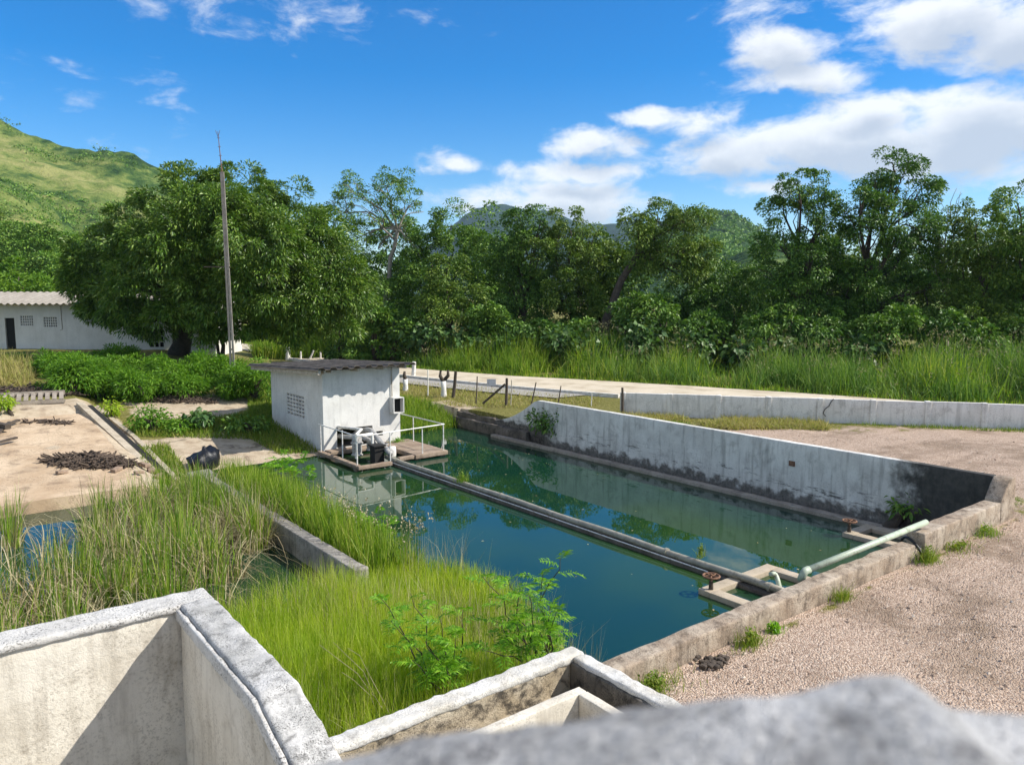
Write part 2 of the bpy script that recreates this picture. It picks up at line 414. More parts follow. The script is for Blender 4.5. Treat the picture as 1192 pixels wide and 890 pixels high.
C['mango'] = leafmat('mango_leaf', [(.035, .088, .010), (.08, .17, .016), (.15, .25, .026), (.26, .35, .065)], .18, .42, .45, .4, .7)
C['tree_dark'] = leafmat('dark_tree_leaf', [(.034, .085, .014), (.085, .185, .022), (.20, .32, .048)], .16, .5, .6, .3, .5)
C['tree_mid'] = leafmat('mid_tree_leaf', [(.05, .12, .015), (.12, .235, .026), (.25, .37, .055)], .16, .5, .5, .3, .5)
C['tree_olive'] = leafmat('olive_tree_leaf', [(.05, .11, .014), (.125, .205, .024), (.25, .33, .05)], .16, .5, .5, .3, .5)
C['tree_light'] = leafmat('light_tree_leaf', [(.07, .15, .014), (.13, .25, .022), (.20, .32, .035)], .4, .5, .4, .3, .4)
C['castor'] = leafmat('castor_leaf', [(.04, .10, .022), (.085, .17, .038), (.17, .25, .08)], .25, .42, .4, .4, .9)
C['leucaena'] = leafmat('leucaena_leaf', [(.06, .15, .012), (.12, .26, .018), (.22, .37, .035)], .4, .5, .4, .25, .8)
C['frond'] = leafmat('fresh_frond', [(.09, .24, .016), (.17, .37, .02), (.28, .48, .04)], .45, .45, .2, .3, 1.5)
C['limegreen'] = leafmat('lime_leaf', [(.20, .34, .02), (.32, .44, .03), (.42, .50, .05)], .45, .45, .2, .3, 1.5)
C['verge'] = leafmat('verge_grass', [(.07, .15, .015), (.16, .27, .022), (.30, .40, .04), (.40, .40, .10)], .45, .55, .85, .25, .3)
C['guinea'] = leafmat('guinea_grass', [(.05, .12, .022), (.10, .20, .03), (.18, .29, .05), (.28, .36, .10)], .35, .55, .6, .25, .4)
C['seedhead2'] = leafmat('grass_seed', [(.24, .22, .12), (.36, .32, .20)], .2, .9, .1, .1, 1)
C['rush'] = leafmat('rush_blade', [(.17, .27, .010), (.31, .43, .016), (.48, .56, .045), (.60, .56, .18)], .45, .5, .6, .25, 1.4)
C['cattail'] = leafmat('cattail_leaf', [(.06, .14, .012), (.13, .25, .018), (.25, .36, .035), (.40, .40, .11)], .4, .45, .3, .35, .7)
C['cattail_y'] = leafmat('yellow_cattail_leaf', [(.08, .155, .012), (.17, .28, .018), (.30, .40, .03), (.48, .46, .14)], .42, .5, .55, .3, .9)
C['drycattail'] = leafmat('dry_cattail_leaf', [(.20, .15, .08), (.42, .34, .20), (.60, .51, .34)], .2, .8, .3, .1, .8)
C['drygrass'] = leafmat('dry_grass', [(.30, .25, .10), (.42, .35, .16), (.30, .34, .06)], .3, .8, .3, .1, .6)
C['lawn'] = leafmat('short_grass', [(.10, .18, .02), (.20, .28, .03), (.34, .34, .08)], .35, .6, .5, .2, .5)
C['seedhead'] = leafmat('cattail_fluff', [(.34, .26, .16), (.58, .50, .38)], .2, .9, .1, .1, 1)

# water: murky green pond
m, t, b = material('pond_water'); p = t.pos()
t.put(b.inputs['Base Color'], t.mix(t.ramp(t.noise(p, .16, 3, .5), .4, .62), (.006, .034, .020), (.017, .050, .011)))
b.inputs['Roughness'].default_value = .015; b.inputs['IOR'].default_value = 1.6; b.inputs['Specular IOR Level'].default_value = .5
hh = t.math('ADD', t.noise(t.vscale(p, (1, 1, 1)), 1.6, 2, .5), t.math('MULTIPLY', t.noise(p, 7.0, 2, .5), .12))
setbump(t, b, hh, .045, .02)
C['water'] = m

# ground: gravel, sand and grassy earth, told apart by two point attributes
m, t, b = material('ground_cover'); p = t.pos()
ag = t.n('ShaderNodeAttribute', attribute_name='grass').outputs['Fac']; asd = t.n('ShaderNodeAttribute', attribute_name='sand').outputs['Fac']
vor = t.n('ShaderNodeTexVoronoi', {'Vector': p, 'Scale': 42.0, 'Randomness': 1.0}); vor2 = t.n('ShaderNodeTexVoronoi', {'Vector': p, 'Scale': 95.0})
stone = t.cramp(t.n('ShaderNodeSeparateXYZ', {0: vor.outputs['Color']}).outputs[0], [(0, (.19, .115, .08)), (.35, (.42, .295, .215)), (.7, (.585, .44, .34)), (1, (.73, .60, .49))])
stone2 = t.cramp(t.n('ShaderNodeSeparateXYZ', {0: vor2.outputs['Color']}).outputs[0], [(0, (.27, .18, .125)), (1, (.60, .48, .375))])
gcol = t.mix(.45, stone, stone2)
gcol = t.mix(t.math('MULTIPLY', t.ramp(t.noise(p, .55, 7, .66), .47, .66), .72), gcol, (.21, .15, .10))
gcol = t.mix(t.math('MULTIPLY', t.ramp(t.noise(t.vscale(p, (.22, 1.3, 1)), .8, 6, .62), .54, .68), .5), gcol, (.24, .17, .12))
ng = t.noise(p, 9, 6, .7)
grcol = t.cramp(ng, [(.3, (.10, .085, .04)), (.45, (.14, .14, .03)), (.56, (.22, .20, .06)), (.7, (.36, .29, .16))])
scol = t.cramp(t.noise(p, 2.5, 7, .65), [(.25, (.34, .25, .17)), (.5, (.52, .42, .30)), (.75, (.62, .53, .40))])
scol = t.mix(t.math('MULTIPLY', t.ramp(t.noise(p, 1.1, 6, .7, .6), .56, .66), .7), scol, (.11, .08, .055))
brk = t.math('MULTIPLY_ADD', t.math('SUBTRACT', t.noise(p, 1.7, 7, .7), .5), 1.5, ag)
brs = t.math('MULTIPLY_ADD', t.math('SUBTRACT', t.noise(p, .9, 7, .7), .5), .9, asd)
col = t.mix(t.ramp(brk, .4, .62), gcol, grcol); col = t.mix(t.ramp(brs, .4, .55), col, scol)
t.put(b.inputs['Base Color'], col); b.inputs['Roughness'].default_value = .95; b.inputs['Specular IOR Level'].default_value = .15
setbump(t, b, t.math('ADD', t.math('MULTIPLY', vor.outputs['Distance'], -1.2), t.noise(p, 6, 5, .6)), .8, .03)
C['ground'] = m
m, t, b = material('dirt_road'); p = t.pos()
rc = t.cramp(t.noise(t.vscale(p, (1, 1, 1)), .8, 7, .62), [(.3, (.36, .29, .20)), (.5, (.50, .43, .32)), (.7, (.58, .50, .39))])
t.put(b.inputs['Base Color'], rc); b.inputs['Roughness'].default_value = .95; setbump(t, b, t.noise(p, 8, 5, .6), .4, .02)
C['road'] = m
m, t, b = material('roadside_gravel'); p = t.pos()
t.put(b.inputs['Base Color'], t.cramp(t.noise(p, 12, 6, .7), [(.3, (.20, .18, .15)), (.6, (.36, .34, .31)), (.8, (.46, .44, .40))])); b.inputs['Roughness'].default_value = .95
C['roadside'] = m
# hills
def hillmat(name, stops, s1=.02, s2=.12):
    m, t, b = material(name); p = t.pos()
    n1 = t.noise(p, s1, 6, .6); n2 = t.noise(p, s2, 6, .68)
    f = t.math('ADD', t.math('MULTIPLY', n1, .55), t.math('MULTIPLY', n2, .45))
    t.put(b.inputs['Base Color'], t.cramp(f, stops)); b.inputs['Roughness'].default_value = .95; b.inputs['Specular IOR Level'].default_value = .1
    setbump(t, b, n2, 1.0, 3.0)
    return m
C['hill_green'] = hillmat('grassy_hill', [(.40, (.016, .042, .012)), (.46, (.05, .095, .022)), (.53, (.14, .18, .045)), (.62, (.25, .25, .09))])
C['hill_far'] = hillmat('far_forest', [(.38, (.006, .018, .010)), (.52, (.015, .036, .016)), (.66, (.03, .055, .02))], .01, .05)
C['hill_forest'] = hillmat('forested_hill', [(.38, (.012, .032, .012)), (.52, (.035, .075, .020)), (.66, (.07, .12, .03))], .03, .2)

# ------------------------------------------------------------------ terrain
def sstep(x, a, b):
    t = np.clip((x - a) / (b - a), 0, 1); return t * t * (3 - 2 * t)
def gz(a, b, basin=True):
    a = np.asarray(a, float); b = np.asarray(b, float)
    apron = np.interp(b, [22.65, 24.9, 36, 46, 60, 400], [-.05, .0, 1.22, 2.3, 2.35, 2.4])
    slab = np.interp(b, [22.65, 32, 32.6, 36, 46, 60, 400], [.28, 1.2, 1.5, 1.6, 2.3, 2.35, 2.4])
    left = slab + (apron - slab) * sstep(a, 4.8, 5.7)
    bank = np.interp(b, [27.25, 29.4, 60], [.02, .68, .78])
    bank = np.where(a > 18.25, .76, bank)
    z = left + (bank - left) * sstep(a, 11.5, 15.0 + np.maximum(b - 25, 0) * .22)
    z = np.where(b < 6.2, .75, z)
    z = np.where((a > 18.25) & (b < 30), .76, z)
    far = np.hypot(a, b); z = z + np.clip(far - 90, 0, 400) * .004
    if basin:
        ins = ((a < 6.05) & (b < 22.65)) | ((a >= 6.05) & (a < 18.28) & (b < 24.9)) | ((a > 14.0) & (a < 18.28) & (b < 27.25))
        z = np.where(ins & (b > 6.12), -1.3, z)
    return z
def on(px, py, lift=0.0):
    """where the pixel's sight line meets the terrain (or the water)"""
    r = raydir(px, py); d = np.arange(5, 160, .1) / (r @ AF)
    P = np.array([0, 0, CAM_H]) + d[:, None] * r
    h = np.maximum(gz(P[:, 0], P[:, 1]), 0) + lift
    k = int(np.argmax(P[:, 2] < h)); return np.array([P[k, 0], P[k, 1], h[k] - lift])

def gridaxis(lo, hi, st, cuts):
    out = np.concatenate([-np.geomspace(4200, max(2, -lo + 2), 26) , np.arange(lo, hi, st), np.geomspace(hi + 2, 4200, 26)])
    c = []
    for x in cuts: c += [x - .012, x + .012]
    out = np.array(sorted(set(out.tolist() + c)))
    keep = [0]
    for i in range(1, len(out)):
        if out[i] - out[keep[-1]] > .004: keep.append(i)
    return out[keep]
ga = gridaxis(-14, 44, .4, [6.05, 11.0, 14.0, 18.265]); gb = gridaxis(-6, 74, .4, [6.12, 22.65, 24.9, 27.25])
GA, GB = np.meshgrid(ga, gb, indexing='ij'); GZ = gz(GA, GB)
rg = np.random.default_rng(5)
jit = np.array([noise.fractal(Vector((x * .5, y * .5, 0)), 1, 2, 3) for x, y in zip(GA.ravel(), GB.ravel())]).reshape(GA.shape)
GZ = GZ + np.where((GZ > .2) & (np.hypot(GA, GB) < 150), jit * .05, 0)
na, nb = len(ga), len(gb); ii = np.arange(na * nb).reshape(na, nb)
FQ = np.stack([ii[:-1, :-1], ii[1:, :-1], ii[1:, 1:], ii[:-1, 1:]], -1).reshape(-1, 4)
ground = structure(mesh_np('ground', np.stack([GA, GB, GZ], -1).reshape(-1, 3), FQ, C['ground'], smooth=False))
# gravel yard / grass / sand weights
FWL, FWR = np.array([22.4, 21.5]), np.array([31.33, 10.17])           # foot of the far wall
fd = (FWR - FWL) / np.linalg.norm(FWR - FWL); fn = np.array([-fd[1], fd[0]])
fn = fn if fn @ np.array([1, 1]) > 0 else -fn
def wall_side(a, b): return (a - FWL[0]) * fn[0] + (b - FWL[1]) * fn[1]
ws = wall_side(GA, GB)
grass = np.where(GA > 18.25, np.clip(1.0 + ws / 4.2, 0, 1) * .75 * sstep(GB, 9, 15), 0)
grass = np.where((GA > 18.25) & (GB > 12), np.maximum(grass, sstep(GB, 14.5, 19.5) * .8), grass)
grass = np.where((GA > 18.25) & (ws > .3), 1.0, grass)
grass = np.maximum(grass, sstep(GB, 23, 26)); grass = np.maximum(grass, np.where((GA < 18.2) & (GB > 24.9), 1, 0))
grass = np.maximum(grass, np.where((GB < 6.1) & (GA > 5.5), .5 * np.exp(-((GB - 6.1) / .35) ** 2), 0))
grass = np.maximum(grass, .55 * np.exp(-(((GA - 19.3) / .8) ** 2 + ((GB - 6.2) / 1.0) ** 2)))
sand = np.maximum(np.exp(-(((GA - 9.0) / 2.6) ** 2 + ((GB - 33.6) / 2.2) ** 2) * .9) * 1.15,
                  np.where((GA > 5.6) & (GA < 11.2) & (GB > 24.8), sstep(GB, 30.0, 28.2), 0))
sand = np.maximum(sand, np.where((GA < 5.7) & (GB > 22.4), .8 * sstep(GB, 36, 33), 0))
sand = np.maximum(sand, np.where((GA > 16) & (GA < 19.6) & (GB > 26.8) & (GB < 30), .55, 0))
for nm, arr in (('grass', grass), ('sand', sand)):
    at_ = ground.data.attributes.new(nm, 'FLOAT', 'POINT'); at_.data.foreach_set('value', arr.ravel().astype(np.float32))

mb = MB(); mb.sheet(np.linspace(-40, 18.3, 20), np.linspace(6.1, 28.4, 12), lambda u, v: (u, v, 0.0))
structure(mb.build('pond_water', C['water'], smooth=True))

# dirt road: near edge and far edge, the track bends away behind the pump house
RN = [(26, -60, ), (22.5, 100), (22.6, 70), (22.3, 52), (22.7, 38.7), (24.3, 31.0), (26.1, 25.3), (28.9, 18.6), (31.6, 13.6), (34.8, 8.6), (44, -5)][1:]
RF = [(26, 100), (26, 72), (25.4, 54), (25.7, 43.2), (27.9, 35.8), (30.6, 29.7), (34.0, 20.6), (35.6, 15.2), (37.6, 10.2), (46.5, -4)]
def poly_at(pl, n):
    pl = np.array(pl, float); L = np.concatenate([[0], np.cumsum(np.linalg.norm(np.diff(pl, axis=0), axis=1))]); L /= L[-1]
    t = np.linspace(0, 1, n); return np.stack([np.interp(t, L, pl[:, 0]), np.interp(t, L, pl[:, 1])], -1)
rn, rf = poly_at(RN[0:], 70), poly_at(RF, 70)
V = []; K = 9
for i in range(70):
    for j in range(K):
        q = rn[i] + (rf[i] - rn[i]) * j / (K - 1)
        V.append((q[0], q[1], float(gz(q[0], q[1])) + .085 + .03 * math.sin(j * 1.6) + .02 * noise.noise(Vector((q[0], q[1], 0)))))
V = np.array(V); ii = np.arange(70 * K).reshape(70, K)
structure(mesh_np('road', V, np.stack([ii[:-1, :-1], ii[1:, :-1], ii[1:, 1:], ii[:-1, 1:]], -1).reshape(-1, 4), C['road'], smooth=True))
mb = MB()                                                   # pale kerb along the near road edge
kp = [q for q in rn if 24.5 < q[1] < 60]
for p, q in zip(kp[:-1], kp[1:]):
    mb.bar((p[0] - .12, p[1], float(gz(*p)) + .06), (q[0] - .12, q[1], float(gz(*q)) + .06), .16, .26)
structure(mb.build('road_kerb', C['channel_rim']))
mb = MB()
kp = [q for q in rn if 26.5 < q[1] < 40]
for p, q in zip(kp[:-1], kp[1:]):
    pass
def gv(p, o): return (p[0] - o, p[1], float(gz(p[0] - o, p[1])) + .065)
V = []
for p in kp: V += [gv(p, .25), gv(p, 1.1), gv(p, 2.2)]
ii = np.arange(len(V)).reshape(-1, 3)
structure(mesh_np('gravel_verge', V, np.stack([ii[:-1, :-1], ii[:-1, 1:], ii[1:, 1:], ii[1:, :-1]], -1).reshape(-1, 4), C['roadside']))

# hills
def hill(name, pts, D, base_d, mat, rough, freq, back=1.35, rows=46):
    pts = np.array(pts, float); xs = np.linspace(pts[0, 0], pts[-1, 0], 150); ys = np.interp(xs, pts[:, 0], pts[:, 1])
    k = np.ones(5) / 5; ys = np.convolve(np.pad(ys, 2, 'edge'), k, 'valid')
    V = []; nv = rows
    for x, y in zip(xs, ys):
        top = at(x, y, D); foot = at(x, HOR, base_d); foot[2] = 1.5; bk = at(x, HOR, D * back); bk[2] = top[2] * .3
        for j in range(nv):
            t = j / (nv - 1) * 1.25
            if t <= 1:
                q = foot + (top - foot) * t; q[2] = foot[2] + (top[2] - foot[2]) * (t ** 1.25)
            else:
                q = top + (bk - top) * (t - 1) / .25
            w = min(1, t * 2.2)
            q[2] += w * rough * (noise.fractal(Vector(q) * freq, .9, 2.1, 6) + .25 * noise.fractal(Vector(q) * freq * 5, .8, 2.1, 4))
            V.append(q)
    ii = np.arange(150 * nv).reshape(150, nv)
    o = mesh_np(name, V, np.stack([ii[:-1, :-1], ii[1:, :-1], ii[1:, 1:], ii[:-1, 1:]], -1).reshape(-1, 4), mat, smooth=True)
    return structure(o), np.array(V).reshape(150, nv, 3)
_, hl1 = hill('hill_slope', [(-700, 20), (-300, 40), (-120, 95), (0, 140), (55, 163), (100, 175), (150, 181), (190, 197), (260, 228), (340, 275), (440, 335)], 430, 200, C['hill_green'], 5.5, .018)
_, hl2 = hill('hill_spur', [(-600, 90), (-250, 140), (0, 207), (35, 222), (70, 252), (105, 295), (150, 335), (210, 345)], 260, 105, C['hill_green'], 4.0, .025)
_, hl3 = hill('far_mountain', [(400, 338), (490, 300), (540, 250), (572, 237), (612, 239), (650, 249), (690, 257), (730, 255), (790, 258), (850, 285), (940, 310), (1040, 335)], 2600, 1300, C['hill_far'], 24, .005)
_, hl4 = hill('wooded_hill', [(690, 338), (740, 300), (785, 254), (815, 247), (835, 250), (855, 254), (878, 266), (905, 285), (960, 300), (1080, 320), (1250, 335)], 750, 330, C['hill_forest'], 10, .016)
_, hl5 = hill('meadow_rise', [(800, 335), (840, 305), (870, 290), (900, 284), (960, 292), (1050, 318), (1180, 338)], 240, 120, C['hill_green'], 1.5, .03)

# ------------------------------------------------------------------ pool: walls, kerb, ledges
mb = MB(); mb.rough(5.72, 14.06, 6.12, 6.41, -.8, 1.05, .16, .035, .022, 2.5, seed=1.0)
mb.rough(14.02, 14.32, 6.14, 6.38, -.8, .93, .06, .03, .05, 6, seed=2.0)
kerb = tag(mb.build('pool_kerb', C['kerb'], smooth=True), 'low broken kerb of stained concrete between the green pool and the gravel yard', 'kerb')
mb = MB(); mb.rough(14.3, 17.8, 6.09, 6.43, -.8, 1.2, .16, .03, .015, 2.5, seed=4.0)
tag(mb.build('pool_kerb', C['kerb'], smooth=True), 'taller squared kerb block running up to the foot of the blackened wall', 'kerb')
wt_ = thing('retaining_wall', 'long grey pool wall with a curved far end and a black algae stain at its near end', 'wall', (18.32, 15, -.6))
def lwarp(x, y, z):
    top = 1.65 if y < 22.0 else .58 + 1.07 * (1 - min(1, (y - 22.0) / 2.75)) ** 1.8
    return (x, y, -.6 + (z + .6) * (top + .6) / 2.25)
mb = MB(); mb.rough(18.22, 18.42, 6.44, 24.75, -.6, 1.65, .22, .015, .008, 1.5, warp=lwarp, seed=7)
mb.build('wall_panel', C['long_wall'], wt_, smooth=True)
def wwarp(x, y, z):
    top = 1.66 - 1.0 * max(0, (18.2 - x)) ; return (x, y, -.6 + (z + .6) * (top + .6) / 2.26)
mb = MB(); mb.rough(17.78, 18.5, 6.08, 6.42, -.6, 1.66, .12, .03, .015, 2.5, warp=wwarp, seed=3)
mb.build('end_buttress', C['kerb'], wt_, smooth=True)
mb = MB(); mb.box(18.205, 18.215, 11.16, 11.34, 1.02, 1.16); mb.build('wall_opening', C['rust'], wt_)
mb = MB(); mb.rough(17.72, 17.96, 6.44, 24.2, -.5, .10, .25, .02, .012, 2, seed=9)
tag(mb.build('pool_ledge', C['ledge'], smooth=True), 'thin concrete ledge just above the water along the foot of the long grey wall', 'ledge')
mb = MB(); mb.rough(18.0, 18.2, 22.3, 27.3, -.6, .42, .16, .03, .06, 2.2, seed=11)
mb.rough(18.2, 18.6, 24.6, 27.3, -.6, .62, .16, .03, .06, 2.2, seed=12)
tag(mb.build('stone_footing', C['brick_low'], smooth=True), 'dark crumbling stone footing at the far corner of the pool', 'footing')
mb = MB(); mb.rough(6.05, 6.33, 12.5, 21.9, -.8, .52, .2, .03, .02, 2.2, seed=13)
tag(mb.build('divider_wall', C['divider'], smooth=True), 'narrow mossy concrete wall between the cattail pond and the green pool', 'wall')
mb = MB(); mb.rough(5.95, 6.6, 22.0, 23.2, -.8, .42, .15, .03, .02, 2.2, seed=14)
tag(mb.build('concrete_pier', C['divider'], smooth=True), 'stubby concrete block beside the black plastic bag', 'block')

# ------------------------------------------------------------------ white trough in front
tr = thing('water_trough', 'big whitewashed trough with thick rough rim in the lower left corner', 'trough', (0, 4.5, 1.6))
TT = 3.5
def swarp(x, y, z):
    d = max(0.0, 3.70 - y); k = np.clip((z - 1.6) / (TT - 1.6), 0, 1); return (x, y, z - .34 * d * k)
mb = MB(); mb.rough(-4.2, 1.43, 5.155, 5.355, 1.4, 3.47, .12, .015, .008, 3, seed=21); mb.build('side_wall', C['trough'], tr, smooth=True)
mb = MB(); mb.rough(1.235, 1.43, 1.6, 5.15, 1.4, 3.42, .12, .015, .008, 3, warp=swarp, seed=22); mb.build('side_wall', C['trough'], tr, smooth=True)
mb = MB(); mb.rough(-4.2, 1.455, 5.13, 5.378, 3.45, TT, .03, .02, .007, 9, seed=23); mb.build('rim', C['trough_rim'], tr, smooth=True)
mb = MB(); mb.rough(1.238, 1.458, 1.6, 5.16, 3.42, TT + .004, .03, .024, .008, 9, warp=swarp, seed=24); mb.build('rim', C['rim_lichen'], tr, smooth=True)
mb = MB(); mb.rough(1.205, 1.234, 1.6, 5.125, 3.40, TT - .018, .03, .010, .006, 9, warp=swarp, seed=26); mb.build('rim_lip', C['trough_rim'], tr, smooth=True)
mb = MB(); mb.rough(-4.2, 1.22, 1.6, 5.15, 1.5, 1.7, .2, .02, .02, 2, seed=25); mb.build('trough_floor', C['trough'], tr, smooth=True)

ch = thing('spillway_channel', 'stained open concrete channel turning a corner in front of the rushes', 'channel', (4, 5.5, .6))
mb = MB(); mb.rough(1.75, 5.70, 6.03, 6.19, .5, 1.46, .12, .02, .012, 3, seed=31); mb.build('outer_wall', C['channel'], ch, smooth=True)
mb = MB(); mb.rough(5.50, 5.68, 2.6, 6.03, .5, 1.46, .12, .02, .012, 3, seed=32); mb.build('outer_wall', C['channel_shade'], ch, smooth=True)
mb = MB(); mb.rough(1.75, 5.72, 6.015, 6.235, 1.43, 1.52, .04, .03, .018, 6, seed=33); mb.build('rim', C['channel_rim'], ch, smooth=True)
mb = MB(); mb.rough(5.53, 5.722, 2.6, 6.01, 1.43, 1.515, .04, .03, .018, 6, seed=34); mb.build('rim', C['channel_rim'], ch, smooth=True)
def fwarp(x, y, z): return (x, y, z + .30 * max(0, (y - 5.3)) + .05 * noise.noise(Vector((x * 2, y * 2, 0))))
mb = MB(); mb.rough(1.75, 5.5, 2.6, 6.03, .5, .92, .1, .02, .02, 3, warp=fwarp, seed=35); mb.build('channel_floor', C['channel'], ch, smooth=True)
bx_ = thing('inner_basin', 'small white basin with a pointed corner inside the stained channel', 'basin', (4, 4.5, .9))
ip = flat(674, 798, 1.42)
mb = MB(); mb.rough(1.75, ip[0], ip[1] - .12, ip[1], .9, 1.42, .08, .012, .006, 4, seed=41); mb.build('basin_wall', C['trough'], bx_, smooth=True)
mb = MB(); mb.rough(ip[0] - .12, ip[0], 2.6, ip[1] - .125, .9, 1.42, .08, .012, .006, 4, seed=42); mb.build('basin_wall', C['trough'], bx_, smooth=True)

# parapet under the camera (out of focus), running along the camera's right
prof = [(340, 878), (450, 850), (560, 831), (640, 818), (700, 812), (780, 806), (850, 797), (900, 788), (950, 778), (1000, 772), (1050, 771), (1080, 784), (1110, 806), (1150, 812), (1200, 812), (1400, 830)]
PD = .30
def ptop(s):   # height of the parapet's top against distance along it
    xs = [(x - CX) / FOC * PD for x, _ in prof]; zs = [at(x, y, PD)[2] for x, y in prof]
    return float(np.interp(s, xs, zs))
s_lo = (-700 - CX) / FOC * PD
V = []; us = np.concatenate([np.linspace(-1.6, -.56, 40), np.linspace(-.55, .8, 200), np.linspace(.82, 3.0, 70)]); vs = [(.303, -4.6), (.303, -.3), (.302, -.03), (.298, -.008), (.29, -.001)] + [(v, .0) for v in np.linspace(.28, .09, 14)] + [(.08, -.01), (.075, -.3), (.075, -4.6)]
for u in us:
    zt = ptop(u) if u > (340 - CX) / FOC * PD else ptop(-10) - .012
    for (v, dz) in vs:
        nz = noise.fractal(Vector((u * 14, v * 14, 0)), .9, 2.1, 5)
        q = AX * u + AF * (v + .004 * nz * (dz > -.1)); V.append((q[0], q[1], max(.7, zt + dz + (.0045 * nz if dz > -.02 else 0) - .03 * max(0, .25 - v) * (dz > -.02))))
nv = len(vs); ii = np.arange(len(us) * nv).reshape(len(us), nv)
pw = mesh_np('parapet_wall', V, np.stack([ii[:-1, :-1], ii[:-1, 1:], ii[1:, 1:], ii[1:, :-1]], -1).reshape(-1, 4), C['parapet'], smooth=True)
tag(pw, 'rough blurred grey parapet right under the viewpoint at the lower right', 'parapet')

# ------------------------------------------------------------------ pump house
ph = thing('pump_house', 'small whitewashed pump house with dark ribbed lean-to roof at the water', 'pump house', (12.5, 27, 0))
def topz(y): return 2.96 - .045 * (y - 24.9)
mb = MB(); mb.holed(11.0, 14.05, -.5, 2.96, [(11.5, 12.9, .17, .86), (13.0, 13.32, .44, .62), (13.64, 14.0, 1.3, 1.8)], lambda u, z, t: (u, 24.9 + t, z), .16, .4)
mb.build('wall', C['house'], ph, normals=True)
mb = MB(); mb.holed(25.063, 29.8, -.3, 2.9, [(26.55, 28.2, 1.06, 1.90)], lambda u, z, t: (11.0 + t, u, z if z < 2.5 else topz(u) - .01), .16, .5)
mb.build('wall', C['house'], ph, normals=True)
mb = MB(); mb.holed(25.063, 29.8, -.3, 2.9, [], lambda u, z, t: (13.89 + t, u, z if z < 2.5 else topz(u) - .01), .157, .5); mb.build('wall', C['house'], ph, normals=True)
mb = MB(); mb.box(11.163, 13.887, 29.63, 29.797, -.3, 2.72); mb.build('wall', C['house'], ph)
mb = MB()                                                            # pierced block window
for k in range(7): u = 26.55 + 1.65 * k / 6; mb.box(11.012, 11.10, u - .026, u + .026, 1.06, 1.90)
for k in range(7): z = 1.06 + .84 * k / 6; mb.box(11.016, 11.096, 26.55, 28.2, z - .024, z + .024)
mb.build('block_window', C['far_wall'], ph)
mb = MB()
def roofz(u, v):
    w = (u / .44) % 1.0; s = .075 if w < .36 else (.0 if w > .52 and w < .86 else (.075 * (.52 - w) / .16 if w <= .52 else .075 * (w - .86) / .14))
    return (u, v, 3.07 - .045 * (v - 24.15) + s + .008 * noise.noise(Vector((u * 3, v * 2, 0))))
mb.sheet(np.linspace(10.42, 14.32, 178), np.linspace(24.12, 30.9, 14), roofz, .02); mb.build('roof', C['roof'], ph)
mb = MB()
for z_, y0, y1 in ((0, 24.2, 24.85), (0, 29.85, 30.8)):
    pass
mb.bar((10.62, 24.25, 2.98), (10.62, 30.8, 2.68), .12, .16); mb.bar((10.88, 24.4, 2.965), (10.88, 30.7, 2.69), .08, .12)
for x in (11.1, 12.1, 13.1, 13.98): mb.bar((x, 24.3, 2.985), (x, 24.892, 2.958), .07, .1)
mb.build('rafter', C['pale_beam'], ph)
mb = MB(); t0 = .03                                                   # ventilation box through the front wall
mb.box(13.60, 13.63, 24.56, 24.893, 1.26, 1.84); mb.box(14.01, 14.04, 24.56, 24.893, 1.26, 1.84)
mb.box(13.633, 14.007, 24.56, 24.893, 1.26, 1.29); mb.box(13.633, 14.007, 24.56, 24.893, 1.81, 1.84)
vb = mb.build('vent_box', C['house'], ph)
mb = MB(); mb.box(13.64, 14.0, 24.80, 24.83, 1.295, 1.805); mb.build('vent_shade_panel', C['dark'], vb, )  # solid black panel painted in for the shade inside the vent box
mb = MB(); mb.tube([(13.70, 24.85, 1.85), (13.70, 24.85, 2.95)], .022, 6); mb.build('conduit', C['pale_beam'], ph)
mb = MB(); mb.box(11.2, 13.85, 25.5, 29.5, -.25, .12); mb.build('floor_slab', C['ledge'], ph)

pd = thing('pump_deck', 'low brown concrete deck frame on the water in front of the pump house', 'deck', (12.5, 23.3, 0))
mb = MB(); mb.rough(13.05, 14.36, 22.1, 24.88, .05, .2, .15, .02, .012, 3, seed=51); mb.build('deck_slab', C['deck'], pd, smooth=True)
for (x0, x1, y0, y1) in ((10.74, 10.92, 21.90, 24.88), (10.74, 11.95, 21.72, 21.88), (12.45, 13.03, 22.14, 22.32), (11.0, 13.0, 24.4, 24.87)):
    mb = MB(); mb.rough(x0, x1, y0, y1, .06, .18, .15, .015, .01, 3, seed=x0); mb.build('deck_beam', C['deck'], pd, smooth=True)
for (x, y) in ((10.85, 22.0), (13.2, 22.3), (14.2, 22.3), (14.2, 24.6), (13.2, 24.5)):
    mb = MB(); mb.box(x - .1, x + .1, y - .1, y + .1, -1.25, .046); mb.build('deck_pier', C['deck'], pd)
rl = thing('hand_railing', 'thin white pipe railing round the pump deck', 'railing', (12.5, 22.2, .2))
mb = MB(); mb.tube([(10.8, 24.86, 1.12), (10.8, 22.0, 1.12), (10.95, 21.82, 1.12), (14.26, 22.2, 1.12), (14.26, 25.4, 1.12)], .02, 6); mb.build('top_rail', C['white_metal'], rl)
for (x, y, z0) in ((10.8, 24.7, .18), (10.83, 22.0, .18), (10.9, 23.2, .18), (12.0, 21.95, -.1), (13.35, 22.16, .2), (14.24, 22.22, .2), (14.26, 24.3, .2)):
    mb = MB(); mb.tube([(x, y, z0), (x, y, 1.12)], .019, 6); mb.build('post', C['white_metal'], rl)
mb = MB(); mb.tube([(14.26, 22.25, .75), (14.36, 22.4, .5), (14.34, 22.5, .2)], .018, 6); mb.build('brace', C['white_metal'], rl)

